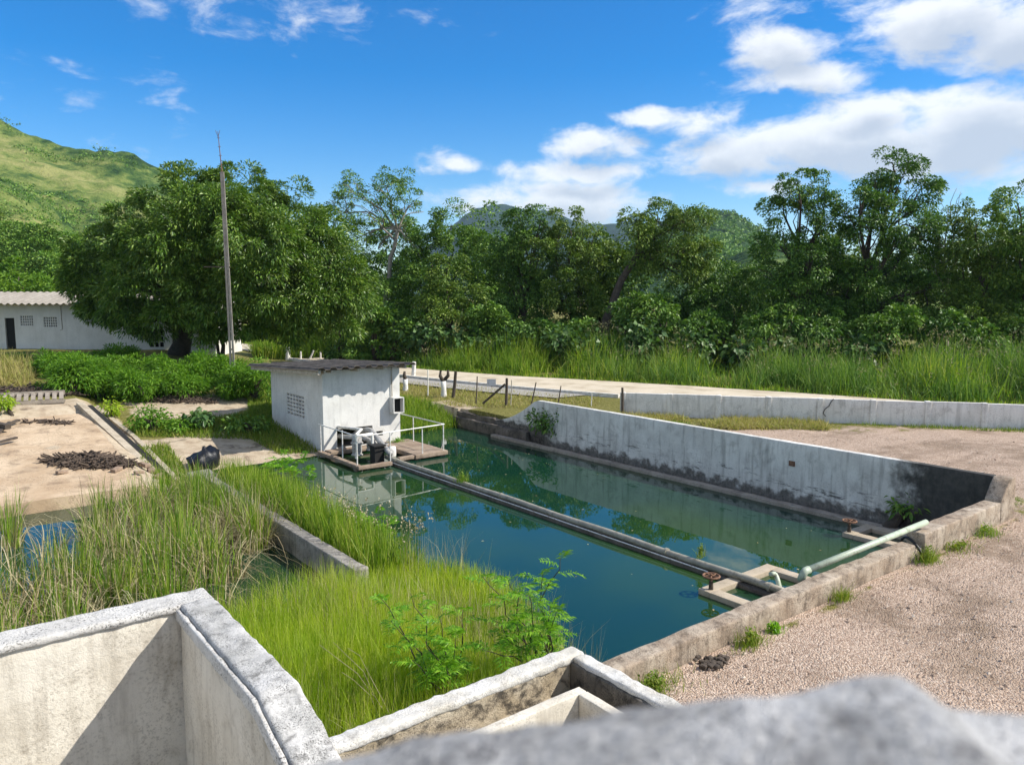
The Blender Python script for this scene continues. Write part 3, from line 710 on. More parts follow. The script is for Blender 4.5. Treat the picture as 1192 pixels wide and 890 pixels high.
def pump(x, y, label, big):
    r_ = thing('water_pump', label, 'pump', (x, y, .18), 'pumps at the pump house mouth')
    mb = MB(); mb.lathe([(0, 1.0 * big + .18), (.10, 1.0 * big + .17), (.16, .95 * big + .15), (.17, .3), (.15, .22), (.2, .2), (.2, .16), (0, .16)], (x, y, 0), 14); mb.build('casing', C['pump'], r_, smooth=True)
    mb = MB(); mb.lathe([(.21, .72 * big), (.21, .78 * big), (.165, .78 * big)], (x, y, .05), 14); mb.build('flange', C['pump'], r_)
    return r_
p1 = pump(11.55, 23.45, 'upright grey pump casing at the left of the machinery under the wall opening', .72)
p2 = pump(12.35, 23.95, 'shorter grey pump with a curved outlet beside the start of the long pipe', .7)
def bend(pts, n=6):
    out = []; pts = [Vector(p) for p in pts]
    out.append(pts[0])
    for i in range(1, len(pts) - 1):
        a = pts[i] + (pts[i - 1] - pts[i]) * .45; b = pts[i] + (pts[i + 1] - pts[i]) * .45
        for k in range(n + 1):
            t = k / n; out.append(a * (1 - t) ** 2 + pts[i] * 2 * t * (1 - t) + b * t * t)
    out.append(pts[-1]); return out
mb = MB(); mb.tube(bend([(12.3, 25.4, .45), (12.15, 24.5, .75), (12.2, 23.7, .98), (12.2, 23.0, .6), (12.2, 22.3, .3)]), .095, 10)
mb.lathe([(.15, 0), (.15, .06)], (12.2, 22.75, .55), 12)
o_ = mb.build('outlet_pipe', C['pump'], p2, smooth=True)
mb = MB(); mb.tube(bend([(11.6, 25.3, .55), (11.75, 24.4, .62), (12.0, 23.4, .7), (12.15, 23.0, .3)]), .085, 10); mb.build('suction_pipe', C['pump'], p1, smooth=True)
mb = MB(); mb.tube([(11.25, 22.9, .18), (11.25, 22.9, .98), (11.75, 23.5, 1.02), (11.55, 24.9, .95)], .05, 8); mb.tube([(11.9, 23.0, -.2), (11.9, 23.0, .94)], .045, 8); mb.tube([(11.25, 22.9, .94), (11.9, 23.0, .94)], .035, 8)
mb.build('support_frame', C['white_metal'], p1)
mb = MB(); mb.box(11.75, 12.1, 22.55, 22.9, .0, .55); mb.box(11.7, 12.15, 22.5, 22.95, .553, .6); mb.build('motor_housing', C['dark'], p2)
mb = MB(); mb.lathe([(0, .34), (.13, .33), (.15, .2), (.15, -.02)], (13.0 - .2, 23.3, 0), 12); mb.build('outlet_cap', C['far_wall'], p2, smooth=True)

# long pipe on its beam across the pool
mb = MB(); mb.rough(12.06, 12.37, 7.2, 22.35, -.35, .07, .3, .02, .012, 2, seed=61)
tag(mb.build('pipe_beam', C['brick_low'], smooth=True), 'dark wet concrete beam carrying the long pipe across the pool', 'beam')
lp = thing('long_pipe', 'long pale grey pipe crossing the green pool on a dark beam', 'pipe', (12.2, 15, .2))
mb = MB(); mb.tube([(12.2, y, .15 + .01 * math.sin(y * 1.7)) for y in np.linspace(22.6, 7.55, 30)], .072, 14); mb.build('pipe_run', C['pipe'], lp, smooth=True)
for y in (21.9, 16.2, 10.4, 7.9):
    mb = MB(); mb.tube([(12.2, y, .15), (12.2, y - .06, .15)], .09, 14); mb.build('pipe_collar', C['pipe'], lp)
mb = MB(); mb.tube([(12.075, y, .09) for y in np.linspace(22.2, 9.2, 14)], .014, 6); mb.build('side_conduit', C['white_metal'], lp)
mb = MB(); e_ = flat(907, 681, .2); mb = MB(); mb.tube(bend([e_ + np.array([.05, -.1, -.5]), e_, flat(903, 667, .36), flat(897, 668, .38)], 4), .045, 12); mb.build('elbow_pipe', C['pipe_green'], lp, smooth=True)
gp = thing('green_pipe', 'straight pale green pipe lying along the pool kerb', 'pipe', (13, 6.5, 1.1))
a_, b_ = flat(938, 664, 1.12), flat(1078, 607.5, 1.33)
mb = MB(); mb.tube([a_, (a_ + b_) / 2, b_], .055, 12); mb.build('pipe_run', C['pipe_green'], gp, smooth=True)
mb = MB(); mb.tube(bend([a_ + np.array([.08, .0, 0]), a_ - np.array([.05, 0, .0]), a_ - np.array([.07, -.04, .16])]), .062, 12); mb.build('elbow', C['pipe_green'], gp, smooth=True)
mb = MB(); mb.tube(bend([(14.3, 6.65, .5), (14.32, 6.5, 1.1), (14.2, 6.2, 1.02), (14.15, 6.02, .8)]), .025, 7)
tag(mb.build('black_hose', C['blackplastic'], smooth=True), 'black hose draped over the gap in the kerb', 'hose')

def frame_beams(name, label, x0, x1, y0, y1, yk):
    r_ = thing(name, label, 'frame', ((x0 + x1) / 2, y1, 0), 'concrete sluice frames at the kerb')
    for (a0, a1, c0, c1) in ((x0, x1, y1 - .26, y1), (x0, x0 + .26, yk, y1 - .263), (x1 - .26, x1, yk, y1 - .263)):
        mb = MB(); mb.rough(a0, a1, c0, c1, -.06, .10, .12, .012, .006, 4, seed=a0 + c0); mb.build('plank', C['plank_conc'], r_, smooth=True)
    for (x, y) in ((x0 + .13, y1 - .13), (x1 - .13, y1 - .13)):
        mb = MB(); mb.box(x - .08, x + .08, y - .08, y + .08, -1.25, -.063); mb.build('pier', C['brick_low'], r_)
    return r_
frame_beams('sluice_frame', 'square tan concrete frame under the kerb end of the long pipe', 11.2, 13.4, 7.0, 8.74, 6.4)
frame_beams('sluice_frame', 'square tan concrete frame beside the ledge of the grey wall', 16.6, 17.70, 7.0, 8.9, 6.44)
def valve(p, label):
    r_ = thing('valve_wheel', label, 'valve', (p[0], p[1], -.2), 'rusty valve handwheels')
    mb = MB(); mb.torus(p, .15, .02); 
    for k in range(5):
        t = 2 * math.pi * k / 5; mb.tube([p, (p[0] + .15 * math.cos(t), p[1] + .15 * math.sin(t), p[2])], .014, 5)
    mb.build('handwheel', C['rust'], r_)
    mb = MB(); mb.tube([(p[0], p[1], -.6), (p[0], p[1], p[2] + .04)], .025, 8); mb.build('stem', C['rust'], r_)
    mb = MB(); mb.lathe([(.0, p[2] - .08), (.035, p[2] - .09), (.045, p[2] - .2), (.05, -.3)], (p[0], p[1], 0), 10); mb.build('bonnet', C['darkwood'], r_)
valve(tuple(flat(828, 670, .36)), 'rusty valve handwheel left of the long pipe')
valve(tuple(flat(989, 606, .36)), 'rusty valve handwheel by the grey wall ledge')
mb = MB(); mb.tube([(13.0, 6.9, -.3), (13.0, 6.9, .5)], .03, 6); mb.lathe([(0, .52), (.1, .52), (.1, .48), (0, .48)], (13.0, 6.9, 0), 8)
tag(mb.build('iron_spindle', C['rust']), 'small rusty spindle standing inside the frame near the pipe elbow', 'spindle')

# ------------------------------------------------------------------ left bank
V = MB()
def slabz(u, v):
    return (u, v, float(gz(u, v, False)) + .045 + .035 * noise.noise(Vector((u * .6, v * .6, 2))))
V.sheet(np.linspace(-14, 4.72, 60), np.linspace(22.6, 31.9, 36), slabz, .5)
structure(V.build('concrete_apron', C['slab'], smooth=False), 'sandy concrete apron sloping into the cattail pond')
dc = thing('drain_channel', 'straight concrete drain with two pale kerbs running down the bank', 'drain', (4.9, 27, .4))
def rails(px):
    P = [on(x, y) for x, y in px]; return P
for nm, px, w in (('drain_kerb', [(93, 472), (140, 514), (178, 550)], .24), ('drain_kerb', [(112, 474), (157, 510), (208, 562)], .16)):
    mb = MB(); P = rails(px)
    for p, q in zip(P[:-1], P[1:]):
        mb.bar((p[0], p[1], p[2] - .04), (q[0], q[1], q[2] - .04), w, .22)
    mb.build(nm, C['rail'], dc)
P0, P1 = rails([(104, 474), (200, 562)])[0], rails([(104, 474), (196, 556)])[1]
mb = MB(); mb.bar((P0[0], P0[1], P0[2] + .01), (P1[0], P1[1], P1[2] + .01), .2, .08); mb.build('drain_bed', C['dark'], dc)
# slotted drain cover
g0, g1 = on(-70, 476), on(76, 468)
gt = thing('slotted_drain', 'slotted brown concrete drain cover along the top of the apron', 'drain', g0)
d_ = (g1 - g0) / np.linalg.norm(g1 - g0); nrm_ = np.array([-d_[1], d_[0], 0])
mb = MB(); Lg = np.linalg.norm(g1 - g0); nslot = 17
for k in range(nslot):
    c_ = g0 + d_ * Lg * (k + .5) / nslot
    mb.bar(c_ - nrm_ * .28 + np.array([0, 0, .13]), c_ + nrm_ * .28 + np.array([0, 0, .33]), .14, .10)
mb.bar(g0 + nrm_ * .34 + np.array([0, 0, .34]), g1 + nrm_ * .34 + np.array([0, 0, .34]), .12, .16)
mb.bar(g0 - nrm_ * .33 + np.array([0, 0, .08]), g1 - nrm_ * .33 + np.array([0, 0, .08]), .12, .12)
mb.build('slot_bars', C['ledge'], gt)
mb = MB(); mb.bar(g0 + np.array([0, 0, .05]), g1 + np.array([0, 0, .05]), .5, .06); mb.build('drain_bed', C['dark'], gt)

def heap(name, label, px, py, rx, ry, h, n, mat, L=(.25, .7), seed=1, cat='heap'):
    rr = random.Random(seed); c = on(px, py); mb = MB()
    fwd = AF[:2]; rt = AX[:2]
    for k in range(n):
        t = rr.random() * 6.283; q = rr.random() ** .6
        o = rt * math.cos(t) * q * rx + fwd * math.sin(t) * q * ry
        lump = .6 + .4 * noise.noise(Vector((o[0] * 2, o[1] * 2, seed)))
        z = float(gz(c[0] + o[0], c[1] + o[1], False)) + .06 + h * (1 - q * q) * rr.random() * lump
        l = rr.uniform(*L); az = rr.random() * 6.283; e = rr.gauss(0, .3)
        d = Vector((math.cos(az) * math.cos(e), math.sin(az) * math.cos(e), math.sin(e))) * l / 2
        p = Vector((c[0] + o[0], c[1] + o[1], z)); w = rr.uniform(.012, .035)
        mb.tube([p - d, p + Vector((0, 0, rr.uniform(-.03, .05))), p + d], [w, w, w * .5], 4)
    return tag(mb.build(name, mat), label, cat)
heap('debris_heap', 'long dark heap of dead stalks on the sandy apron', 104, 541, 1.25, .55, .34, 900, C['debris'], seed=3)
heap('stick_heap', 'small scatter of dark sticks higher up the sandy apron', 58, 494, .9, .3, .06, 60, C['debris'], (.2, .5), 4)
heap('stick_heap', 'dark litter of stalks on the pale sand by the shrubs', 200, 466, 2.0, .55, .07, 420, C['debris'], (.2, .6), 5)
heap('stick_heap', 'dry brown brushwood at the left edge above the drain cover', 30, 458, 2.2, .8, .2, 420, C['debris'], (.3, .9), 6)
rr = random.Random(8)
BRK = [(72, 553, 'flat broken brick in front of the dark heap', .22), (136, 551, 'pale slab fragment lying right of the dark heap', .26),
       (168, 545, 'topmost broken slab at the foot of the drain', .30), (176, 551, 'tilted broken slab below the topmost one at the drain', .28), (162, 553, 'dark chipped brick left of the rubble at the drain', .2),
       (184, 558, 'lowest broken slab of the rubble at the drain', .26)]
for (px, py, lb, s) in BRK:
    c = on(px, py); mb = MB(); mb.rough(-s / 2 * 1.3, s / 2 * 1.3, -s / 3, s / 3, 0, s * .38, .05, .015, .012, 8, seed=px)
    o = mb.build('broken_slab', C['brick'], smooth=True); o.location = (c[0], c[1], c[2] + .05); o.rotation_euler = (rr.uniform(-.1, .1), rr.uniform(-.12, .12), rr.random() * 3)
    tag(o, lb, 'rubble', 'rubble on the apron')
PLK = [((-14, 508), (22, 494), 'long dark plank at the left edge, topmost'), ((-10, 516), (12, 498), 'short dark plank crossing under the topmost one'),
       ((-5, 522), (20, 517), 'dark plank lying flat nearest the pond'), ((2, 488), (20, 475), 'pale bare branch propped against the drain cover'), ((-12, 500), (10, 505), 'thick dark block of timber at the left edge')]
for k, (p, q, lb) in enumerate(PLK):
    p3, q3 = on(*p), on(*q); mb = MB(); w = (.14, .12, .13, .05, .2)[k]
    mb.bar((p3[0], p3[1], p3[2] + .1 + .03 * k), (q3[0], q3[1], q3[2] + .16 + .02 * k), w, .06 if k != 4 else .16)
    tag(mb.build('timber_plank', C['darkwood'] if k != 3 else C['straw']), lb, 'plank', 'loose timber on the apron')
# black plastic bag
c = on(232, 549); c = c + AF * .5; mb = MB()
prof_ = [(0, .74), (.06, .72), (.10, .62), (.28, .60), (.42, .48), (.48, .28), (.46, .10), (.36, .0), (0, -.02)]
mb.lathe(prof_, (0, 0, 0), 36)
V_ = np.concatenate(mb.V); mb.V = [np.array([(v * (1 + .26 * noise.fractal(Vector(v) * 2.6, .8, 2.2, 6)) * np.array([1.05, .95, .95])) + .012 * math.sin(9 * math.atan2(v[1], v[0])) * np.array([v[0], v[1], 0]) for v in V_])]
o = mb.build('plastic_bag', C['blackplastic'], smooth=True); o.location = (c[0], c[1], max(c[2], .05)); o.rotation_euler = (.12, -.1, .4)
tag(o, 'full black plastic bag slumped by the concrete pier', 'bag')

# ------------------------------------------------------------------ far low wall, posts, gate
fwt = thing('boundary_wall', 'low pale grey panel wall between the gravel yard and the road', 'wall', (FWL[0], FWL[1], .7))
p0 = FWL; Ltot = 26.0
ang = math.atan2(fd[1], fd[0]); Mw = Matrix.Translation((p0[0], p0[1], .7)) @ Matrix.Rotation(ang, 4, 'Z')
def mwarp(x, y, z): v = Mw @ Vector((x, y, z)); return (v.x, v.y, v.z)
step = 1.87; k = 0
while k * step < Ltot:
    x0 = k * step; mb = MB()
    mb.rough(x0 + .004, x0 + step - .004, -.07, .07, -.2, .97 + .012 * math.sin(k * 2.3), .3, .012, .006, 2, warp=mwarp, seed=70 + k); mb.build('wall_panel', C['far_wall'], fwt, smooth=True)
    mb = MB(); mb.rough(x0 - .10, x0 + .10, -.13, .13, -.2, .985, .2, .015, .006, 3, warp=mwarp, seed=90 + k); mb.build('pilaster', C['far_wall'], fwt, smooth=True)
    k += 1
mb = MB(); crk = [(7.95, .98), (7.85, .84), (7.80, .7), (7.66, .58), (7.60, .42), (7.7, .3)]     # crack
for (x, z), (x2, z2) in zip(crk[:-1], crk[1:]):
    mb.bar(mwarp(x, -.076, z), mwarp(x2, -.076, z2), .035, .02); 
mb.build('crack', C['dark'], fwt)

def post(px, y0, y1, w, mat, label, lean=0.0, group='posts along the track', cat='post', name='fence_post', round_=True):
    b = on(px, y1); d = float(b[:2] @ AF[:2]); t = at(px + lean, y0, d); mb = MB(); r0 = w * d / FOC / 2
    m_ = (Vector(b) + Vector(t)) / 2 + Vector((.02, .01, 0))
    mb.tube([Vector(b) - Vector((0, 0, .2)), b, m_, t], [r0 * 1.1, r0 * 1.05, r0, r0 * .9], 8)
    return tag(mb.build(name, mat, smooth=False), label, cat, group)
post(498, 430, 461, 1.3, C['white_metal'], 'thin white post nearest the whitewashed stump', 0)
post(527.5, 432, 463, 4, C['bark'], 'dark leaning post touching the forked whitewashed stump', 3)
post(554, 438, 470, 1.5, C['darkwood'], 'thin stick post left of the slanted brace', 1.5)
post(589, 440, 473, 3.4, C['darkwood'], 'thick dark gate post held by a slanted brace', 1)
post(594.5, 442, 472, 1.2, C['pale_beam'], 'thin pale stick just right of the dark gate post', 1)
post(618, 445, 472, 1.5, C['darkwood'], 'thin leaning stick above the curved end of the pool wall', 6)
post(649, 449, 473, 1.4, C['darkwood'], 'thin leaning stick over the middle of the dry grass', 4)
post(688, 457, 474, 1.2, C['white_metal'], 'short faint white stick in the dry grass', 1)
post(724.5, 451, 484, 3.0, C['darkwood'], 'dark post at the left end of the low panel wall', 0)
post(481, 421, 440, 5.0, C['wood_white'], 'white concrete stub at the road edge by the roof', 1)
post(335, 404, 419, 5, C['wood_white'], 'leftmost white stub above the pump house roof', 0)
post(350, 409, 419, 2, C['wood_white'], 'thin white stake right of the leftmost white stub', 0)
post(360, 408, 419, 2, C['wood_white'], 'slanting white stake above the pump house roof', 5)
post(373, 410, 419, 2, C['wood_white'], 'upright white stake right of the slanting one', 0)
post(393, 412, 419, 2.5, C['wood_white'], 'lowest white stub behind the pump house roof ridge', 0)
post(296, 388, 412, 2, C['pale_beam'], 'slim pale post right of the mast', -1)
post(348, 372, 406, 3, C['bark_pale'], 'slim bare sapling stem in the tall grass behind the roof', 1)
b1, b2 = on(562, 470), on(588, 456); d1 = float(on(589, 473)[:2] @ AF[:2])
mb = MB(); mb.tube([at(562, 469.5, d1 + .05), at(588, 447, d1 - .12)], .05, 6)
tag(mb.build('gate_brace', C['darkwood']), 'slanted dark pole bracing the thick gate post', 'brace')
def stump(px, ybase, ytop, fork, label):
    b = on(px, ybase); d = float(b[:2] @ AF[:2]); r_ = thing('tree_stump', label, 'stump', b, 'whitewashed stumps by the track')
    ym = ytop + (ybase - ytop) * .40; m_ = at(px - .5, ym, d)
    mb = MB(); mb.tube([Vector(b) - Vector((0, 0, .1)), b, (Vector(b) + Vector(m_)) / 2 + Vector((.02, 0, 0)), m_], [.17, .15, .12, .125], 9); mb.build('white_trunk', C['wood_white'], r_, smooth=True)
    for (dx, w) in fork:
        mb = MB(); q = at(px + dx, ytop, d); mb.tube([m_, (Vector(m_) + Vector(q)) / 2 + Vector((.03 * dx, 0, 0)), q], [.10, .085, .06], 7); mb.build('fork', C['bark'], r_, smooth=True)
stump(516.5, 462, 431, ((-3.5, 1), (5, 1)), 'forked whitewashed tree stump with a brown top by the track')
stump(472, 455, 432, ((-1, 1),), 'whitewashed stump half hidden by the right wall of the pump house')
sb = on(573, 452); sd = float(sb[:2] @ AF[:2]); sg = thing('blank_sign', 'small blank grey sign plate on a thin post at the track', 'sign', sb)
mb = MB(); c0, c1 = at(567, 441, sd), at(577, 449, sd); Msg = Matrix.Translation(Vector((c0 + c1) / 2)) @ Matrix.Rotation(-math.atan2(AF[0], AF[1]), 4, 'Z')
hw, hz = 5.2 * sd / FOC, 4.0 * sd / FOC; mb.box(-hw, hw, -.012, .012, -hz, hz, Msg); mb.build('plate', C['signgrey'], sg)
mb = MB(); mb.tube([sb - np.array([0, 0, .1]), (c0 + c1) / 2 + AF * .03], .02, 6); mb.build('post', C['darkwood'], sg)

# ------------------------------------------------------------------ concrete mast with lightning rod
md = 35.0; mbase = at(271, 425, md); mbase[2] = float(gz(mbase[0], mbase[1])) - .1; mtop = at(258.5, 200, md); ms = thing('concrete_mast', 'tall thin leaning concrete mast with a spiked rod on top', 'mast', mbase)
def along(t, o=0.0): return Vector(mbase) + (Vector(mtop) - Vector(mbase)) * t + Vector(AX) * o
mb = MB()
for o_ in (-.085, .085): mb.bar(along(0, o_ * .9), along(1, o_ * .45), .055, .09)
for k in range(12): mb.bar(along(.04 + k * .083, -.055), along(.04 + k * .083, .055), .05, .07)
mb.build('pole', C['pole'], ms)
rt_ = at(253.5, 153, md); mb = MB(); mb.tube([along(.985), Vector(rt_)], [.03, .012], 6)
for t in (.25, .45, .65, .85):
    c = along(.985).lerp(Vector(rt_), t); mb.tube([c - Vector(AX) * .07, c + Vector(AX) * .07], .012, 4)
c = Vector(rt_); 
for s in (-1, 1): mb.tube([c - Vector((0, 0, .25)), c + Vector(AX) * .1 * s + Vector((0, 0, .05))], .01, 4)
mb.build('rod', C['rust'], ms)
mb = MB(); c = along(.56); mb.bar(along(.58, -1.05), along(.58, .15), .05, .05); mb.build('crossarm', C['darkwood'], ms)

# ------------------------------------------------------------------ long white building on the left (its own axes, then turned)
BD = 47.0; s_ = BD / FOC
org = at(0, HOR, BD); org[2] = 0
bl = bpy.data.objects.new('long_building', None); COL.objects.link(bl); bl.location = (org[0], org[1], 2.2); bl.rotation_euler = (0, 0, -math.atan2(AF[0], AF[1]))
tag(bl, 'long single-storey white building with pale corrugated roof behind the mango tree', 'building')
Z0 = np.zeros(3)
def bx(px): return px * s_
def bz(py): return CAM_H + (HOR - py) * s_ - 2.2
def bpart(mb, name, mat, parent=None, **k):
    V = np.concatenate(mb.V); F = [np.array(f) for f in (mb.F3, mb.F4) if f]
    o = mesh_np(name, V, F, mat, parent or bl, shift=Z0)
    if k.get('normals'):
        bm = bmesh.new(); bm.from_mesh(o.data); bmesh.ops.recalc_face_normals(bm, faces=bm.faces); bm.to_mesh(o.data); bm.free()
    return o
H1 = (bx(3.4), bx(14.6), -.3, bz(369.8)); H2 = (bx(21.5), bx(36.3), bz(379), bz(367)); H3 = (bx(48.5), bx(64), bz(380.5), bz(368.5))
H4 = (bx(169.5), bx(187), bz(404), bz(384)); H5 = (bx(196.5), bx(211), -.3, bz(374)); H6 = (bx(227), bx(243), bz(401), bz(371))
mb = MB(); mb.holed(bx(-220), bx(247), -.3, bz(351), [H1, H2, H3, H4, H5, H6], lambda u, z, t: (u, t, z), .2, 1.5); bpart(mb, 'wall', C['building'], normals=True)
mb = MB(); mb.box(bx(247) - .2, bx(247), .203, 4.6, -.3, bz(351)); bpart(mb, 'wall', C['building'])
mb = MB(); mb.box(bx(-220), bx(247) - 0.203, 4.4, 4.6, -.3, bz(351)); bpart(mb, 'wall', C['building'])
mb = MB(); mb.sheet(np.linspace(bx(-224), bx(251), 900), np.linspace(-.75, 5.0, 8), lambda u, v: (u, v, bz(350.3) + .22 * (v if v < 2.6 else 5.2 - v) + .05 * math.sin(u * 6.283 / .42)), .02); bpart(mb, 'roof', C['roof_pale'])
def lattice(h, nx, nz, name):
    mb = MB()
    for k in range(nx + 1): u = h[0] + (h[1] - h[0]) * k / nx; mb.box(u - .025, u + .025, .03, .12, h[2], h[3])
    for k in range(nz + 1): z = h[2] + (h[3] - h[2]) * k / nz; mb.box(h[0], h[1], .034, .116, z - .025, z + .025)
    return bpart(mb, name, C['building'])
lattice(H2, 6, 4, 'block_window'); lattice(H3, 6, 4, 'block_window'); lattice(H4, 3, 3, 'window'); lattice(H6, 2, 1, 'window')
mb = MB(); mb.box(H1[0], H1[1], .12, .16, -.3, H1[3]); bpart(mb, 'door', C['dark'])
mb = MB(); mb.box(H5[0], H5[1], .12, .16, -.3, H5[3]); bpart(mb, 'door', C['darkwood'])
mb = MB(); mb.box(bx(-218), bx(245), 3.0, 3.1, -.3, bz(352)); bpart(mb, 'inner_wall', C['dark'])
mb = MB(); mb.tube([(bx(69.5), -.02, bz(352)), (bx(69.8), -.02, bz(383)), (bx(67), -.02, bz(384))], .02, 5); bpart(mb, 'drain_pipe', C['pale_beam'])

# ------------------------------------------------------------------ foliage builders
def unit(v): return v / (np.linalg.norm(v, axis=-1, keepdims=True) + 1e-9)
class Soup:
    """quads gathered for one mesh"""
    def __init__(s): s.V = []; s.n = 0; s.F = []
    def quads(s, Q):                       # (n,4,3)
        Q = np.asarray(Q, float).reshape(-1, 4, 3); s.V.append(Q.reshape(-1, 3)); s.F.append(np.arange(len(Q) * 4).reshape(-1, 4) + s.n); s.n += len(Q) * 4
    def strips(s, Lft, Rgt):               # (n,k,3) two edges of each blade
        n, k, _ = Lft.shape; V = np.stack([Lft, Rgt], 2).reshape(-1, 3); base = (np.arange(n) * k * 2)[:, None]
        j = np.arange(k - 1)[None, :] * 2; f = np.stack([base + j, base + j + 1, base + j + 3, base + j + 2], -1).reshape(-1, 4)
        s.V.append(V); s.F.append(f + s.n); s.n += len(V)
    def build(s, name, mat, parent=None, smooth=False):
        return mesh_np(name, np.concatenate(s.V), np.concatenate(s.F), mat, parent, smooth)
def leaf_quads(rng, P, D, N, L, Wd, droop=.15):
    n = len(P); k = rng.uniform(.65, 1.35, (n, 1)); D = unit(D); Sd = unit(np.cross(D, N)); L = L * k; Wd = Wd * k
    mid = P + D * L * .45; dz = np.array([0, 0, 1.0])
    return np.stack([P, mid + Sd * Wd / 2 + dz * L * .05, P + D * L - dz * L * droop, mid - Sd * Wd / 2 + dz * L * .05], 1)
def lump(P, f, rng):
    k = rng.normal(0, 1, (5, 3)) * f; ph = rng.uniform(0, 6.28, 5); return np.sin(P @ k.T + ph).mean(1)
def crown(soup, rng, lobes, dens=1.2, per=30, L=.26, Wd=.12, cl=.42, droop=.3, shell=.55, under=.6, gap=-.35, puff=0.0):
    for (c, r) in lobes:
        c = np.array(c); r = np.array(r); area = 4 * math.pi * (r[0] * r[1] + r[1] * r[2] + r[0] * r[2]) / 3
        n = max(4, int(dens * area)); d = unit(rng.normal(0, 1, (n, 3)))
        d = d[(d[:, 2] > -.35) | (rng.random(len(d)) < under)]; n = len(d)
        fac = 1 - shell * rng.random((n, 1)) ** 1.7; fac *= (1 + .28 * lump(d * 2.0, 1.4, rng))[:, None]
        ctr = c + d * r * fac; keep = lump(ctr, 1.0 / max(.6, r.mean() * .35), rng) > gap; ctr, d = ctr[keep], d[keep]; n = len(ctr)
        if not n: continue
        if puff:
            o = unit(rng.normal(0, 1, (n, per, 3)) + np.array([0, 0, .45]) + d[:, None] * .35)
            off = o * puff * rng.uniform(.55, 1.45, (n, 1, 1)) * (1 - .5 * rng.random((n, per, 1)) ** 1.6) * np.array([1, 1, .72])
        else: off = rng.normal(0, cl, (n, per, 3)) * np.array([1, 1, .62])
        P = (ctr[:, None] + off).reshape(-1, 3)
        out = np.repeat(d, per, 0); D = unit(off.reshape(-1, 3)) * .8 + out * .6 + rng.normal(0, .45, P.shape) - np.array([0, 0, droop])
        N = np.array([0, 0, .65]) + unit(off.reshape(-1, 3)) * .9 + out * .4 + rng.normal(0, .35, P.shape)
        soup.quads(leaf_quads(rng, P, D, N, L, Wd, .12 + droop * .4))
def lobes_px(lst, Y, rng, squash=1.0):
    s = Y / FOC; out = []
    for l in lst:
        dY = l[4] if len(l) > 4 else rng.uniform(-1.2, 1.2)
        c = at(l[0], l[1], Y + dY); rr_ = l[2] * s; out.append((c, (rr_, max(rr_, l[3] * s) * .9 * squash, l[3] * s)))
    return out
def limb(mb, p, q, r0, r1, rng, n=5, wob=.08):
    p, q = np.array(p), np.array(q); L = np.linalg.norm(q - p); pts = []
    for k in range(n + 1):
        t = k / n; x = p + (q - p) * t + rng.normal(0, wob * L * math.sin(math.pi * t) * .5, 3); x[2] += .10 * L * math.sin(math.pi * t); pts.append(x)
    mb.tube(pts, [r0 + (r1 - r0) * k / n for k in range(n + 1)], 7)
    return pts
def tree(name, label, cat, basepx, Y, lst, leaf, seed, r0=.28, group=None, bark='bark', via=None, twigs=0, fork=.38, **kw):
    rng = np.random.default_rng(seed); b = at(basepx, HOR, Y); b[2] = float(gz(b[0], b[1], False)) - .1
    o = thing(name, label, cat, b, group); lob = lobes_px(lst, Y, rng)
    top = max(c[2] for c, r in lob); mean = np.mean([c for c, r in lob], 0)
    f = b + (mean - b) * fork; f[2] = b[2] + (top - b[2]) * fork
    mb = MB()
    path = [b] + [at(x, y, Y) for x, y in (via or [])] + ([f] if not via else [])
    f = path[-1]; n = len(path)
    pts = [path[0]]
    for a, c in zip(path[:-1], path[1:]):
        for t in (.33, .66, 1.0): pts.append(a + (c - a) * t + rng.normal(0, .06, 3))
    mb.tube(pts, [r0 * (1.25 if i == 0 else 1 - .45 * i / len(pts)) for i in range(len(pts))], 9)
    for c, r in lob:
        st = pts[-1] if rng.random() < .7 else pts[max(2, len(pts) - 2)]
        pp = limb(mb, st, c, r0 * .42, r0 * .12, rng)
        for k in range(twigs):
            d = unit(rng.normal(0, 1, 3)); q = c + d * np.array(r) * .85
            limb(mb, pp[rng.integers(2, 6)], q, r0 * .14, .012, rng, 4, .1)
    mb.build('trunk', C[bark], o, smooth=True)
    sp = Soup(); crown(sp, rng, lob, **kw); sp.build('crown', C[leaf], o)
    return o
def blades(soup, rng, P, h, w, lean=.15, bend=.2, seg=3, sag=0.0, az=None):
    n = len(P); h = np.asarray(h).reshape(-1, 1, 1); w = np.broadcast_to(np.asarray(w, float), (n,)).reshape(-1, 1, 1)
    a = rng.uniform(0, 6.283, n) if az is None else az; Dl = np.stack([np.cos(a), np.sin(a), 0 * a], -1)[:, None]
    a2 = rng.uniform(0, 6.283, n); Sd = np.stack([np.cos(a2), np.sin(a2), 0 * a2], -1)[:, None]
    t = np.linspace(0, 1, seg + 1)[None, :, None]; k = np.abs(rng.normal(0, 1, (n, 1, 1)))
    kl = rng.normal(0, 1, (n, 1, 1)) * lean; kb = k * bend; sg = np.minimum(sag * k, .85)
    ctr = P[:, None] + Dl * h * (kl * t + kb * t ** 2) + np.array([0, 0, 1.0]) * h * (t - (sg + .35 * kb ** 2) * t ** 3)
    wt2 = w * (1 - .88 * t ** 1.4) * .5
    soup.strips(ctr - Sd * wt2, ctr + Sd * wt2)
def inpoly(P, poly):
    x, y = P[:, 0], P[:, 1]; ins = np.zeros(len(P), bool); n = len(poly)
    for i in range(n):
        x1, y1 = poly[i]; x2, y2 = poly[(i + 1) % n]
        c = ((y1 > y) != (y2 > y)) & (x < (x2 - x1) * (y - y1) / (y2 - y1 + 1e-12) + x1); ins ^= c
    return ins
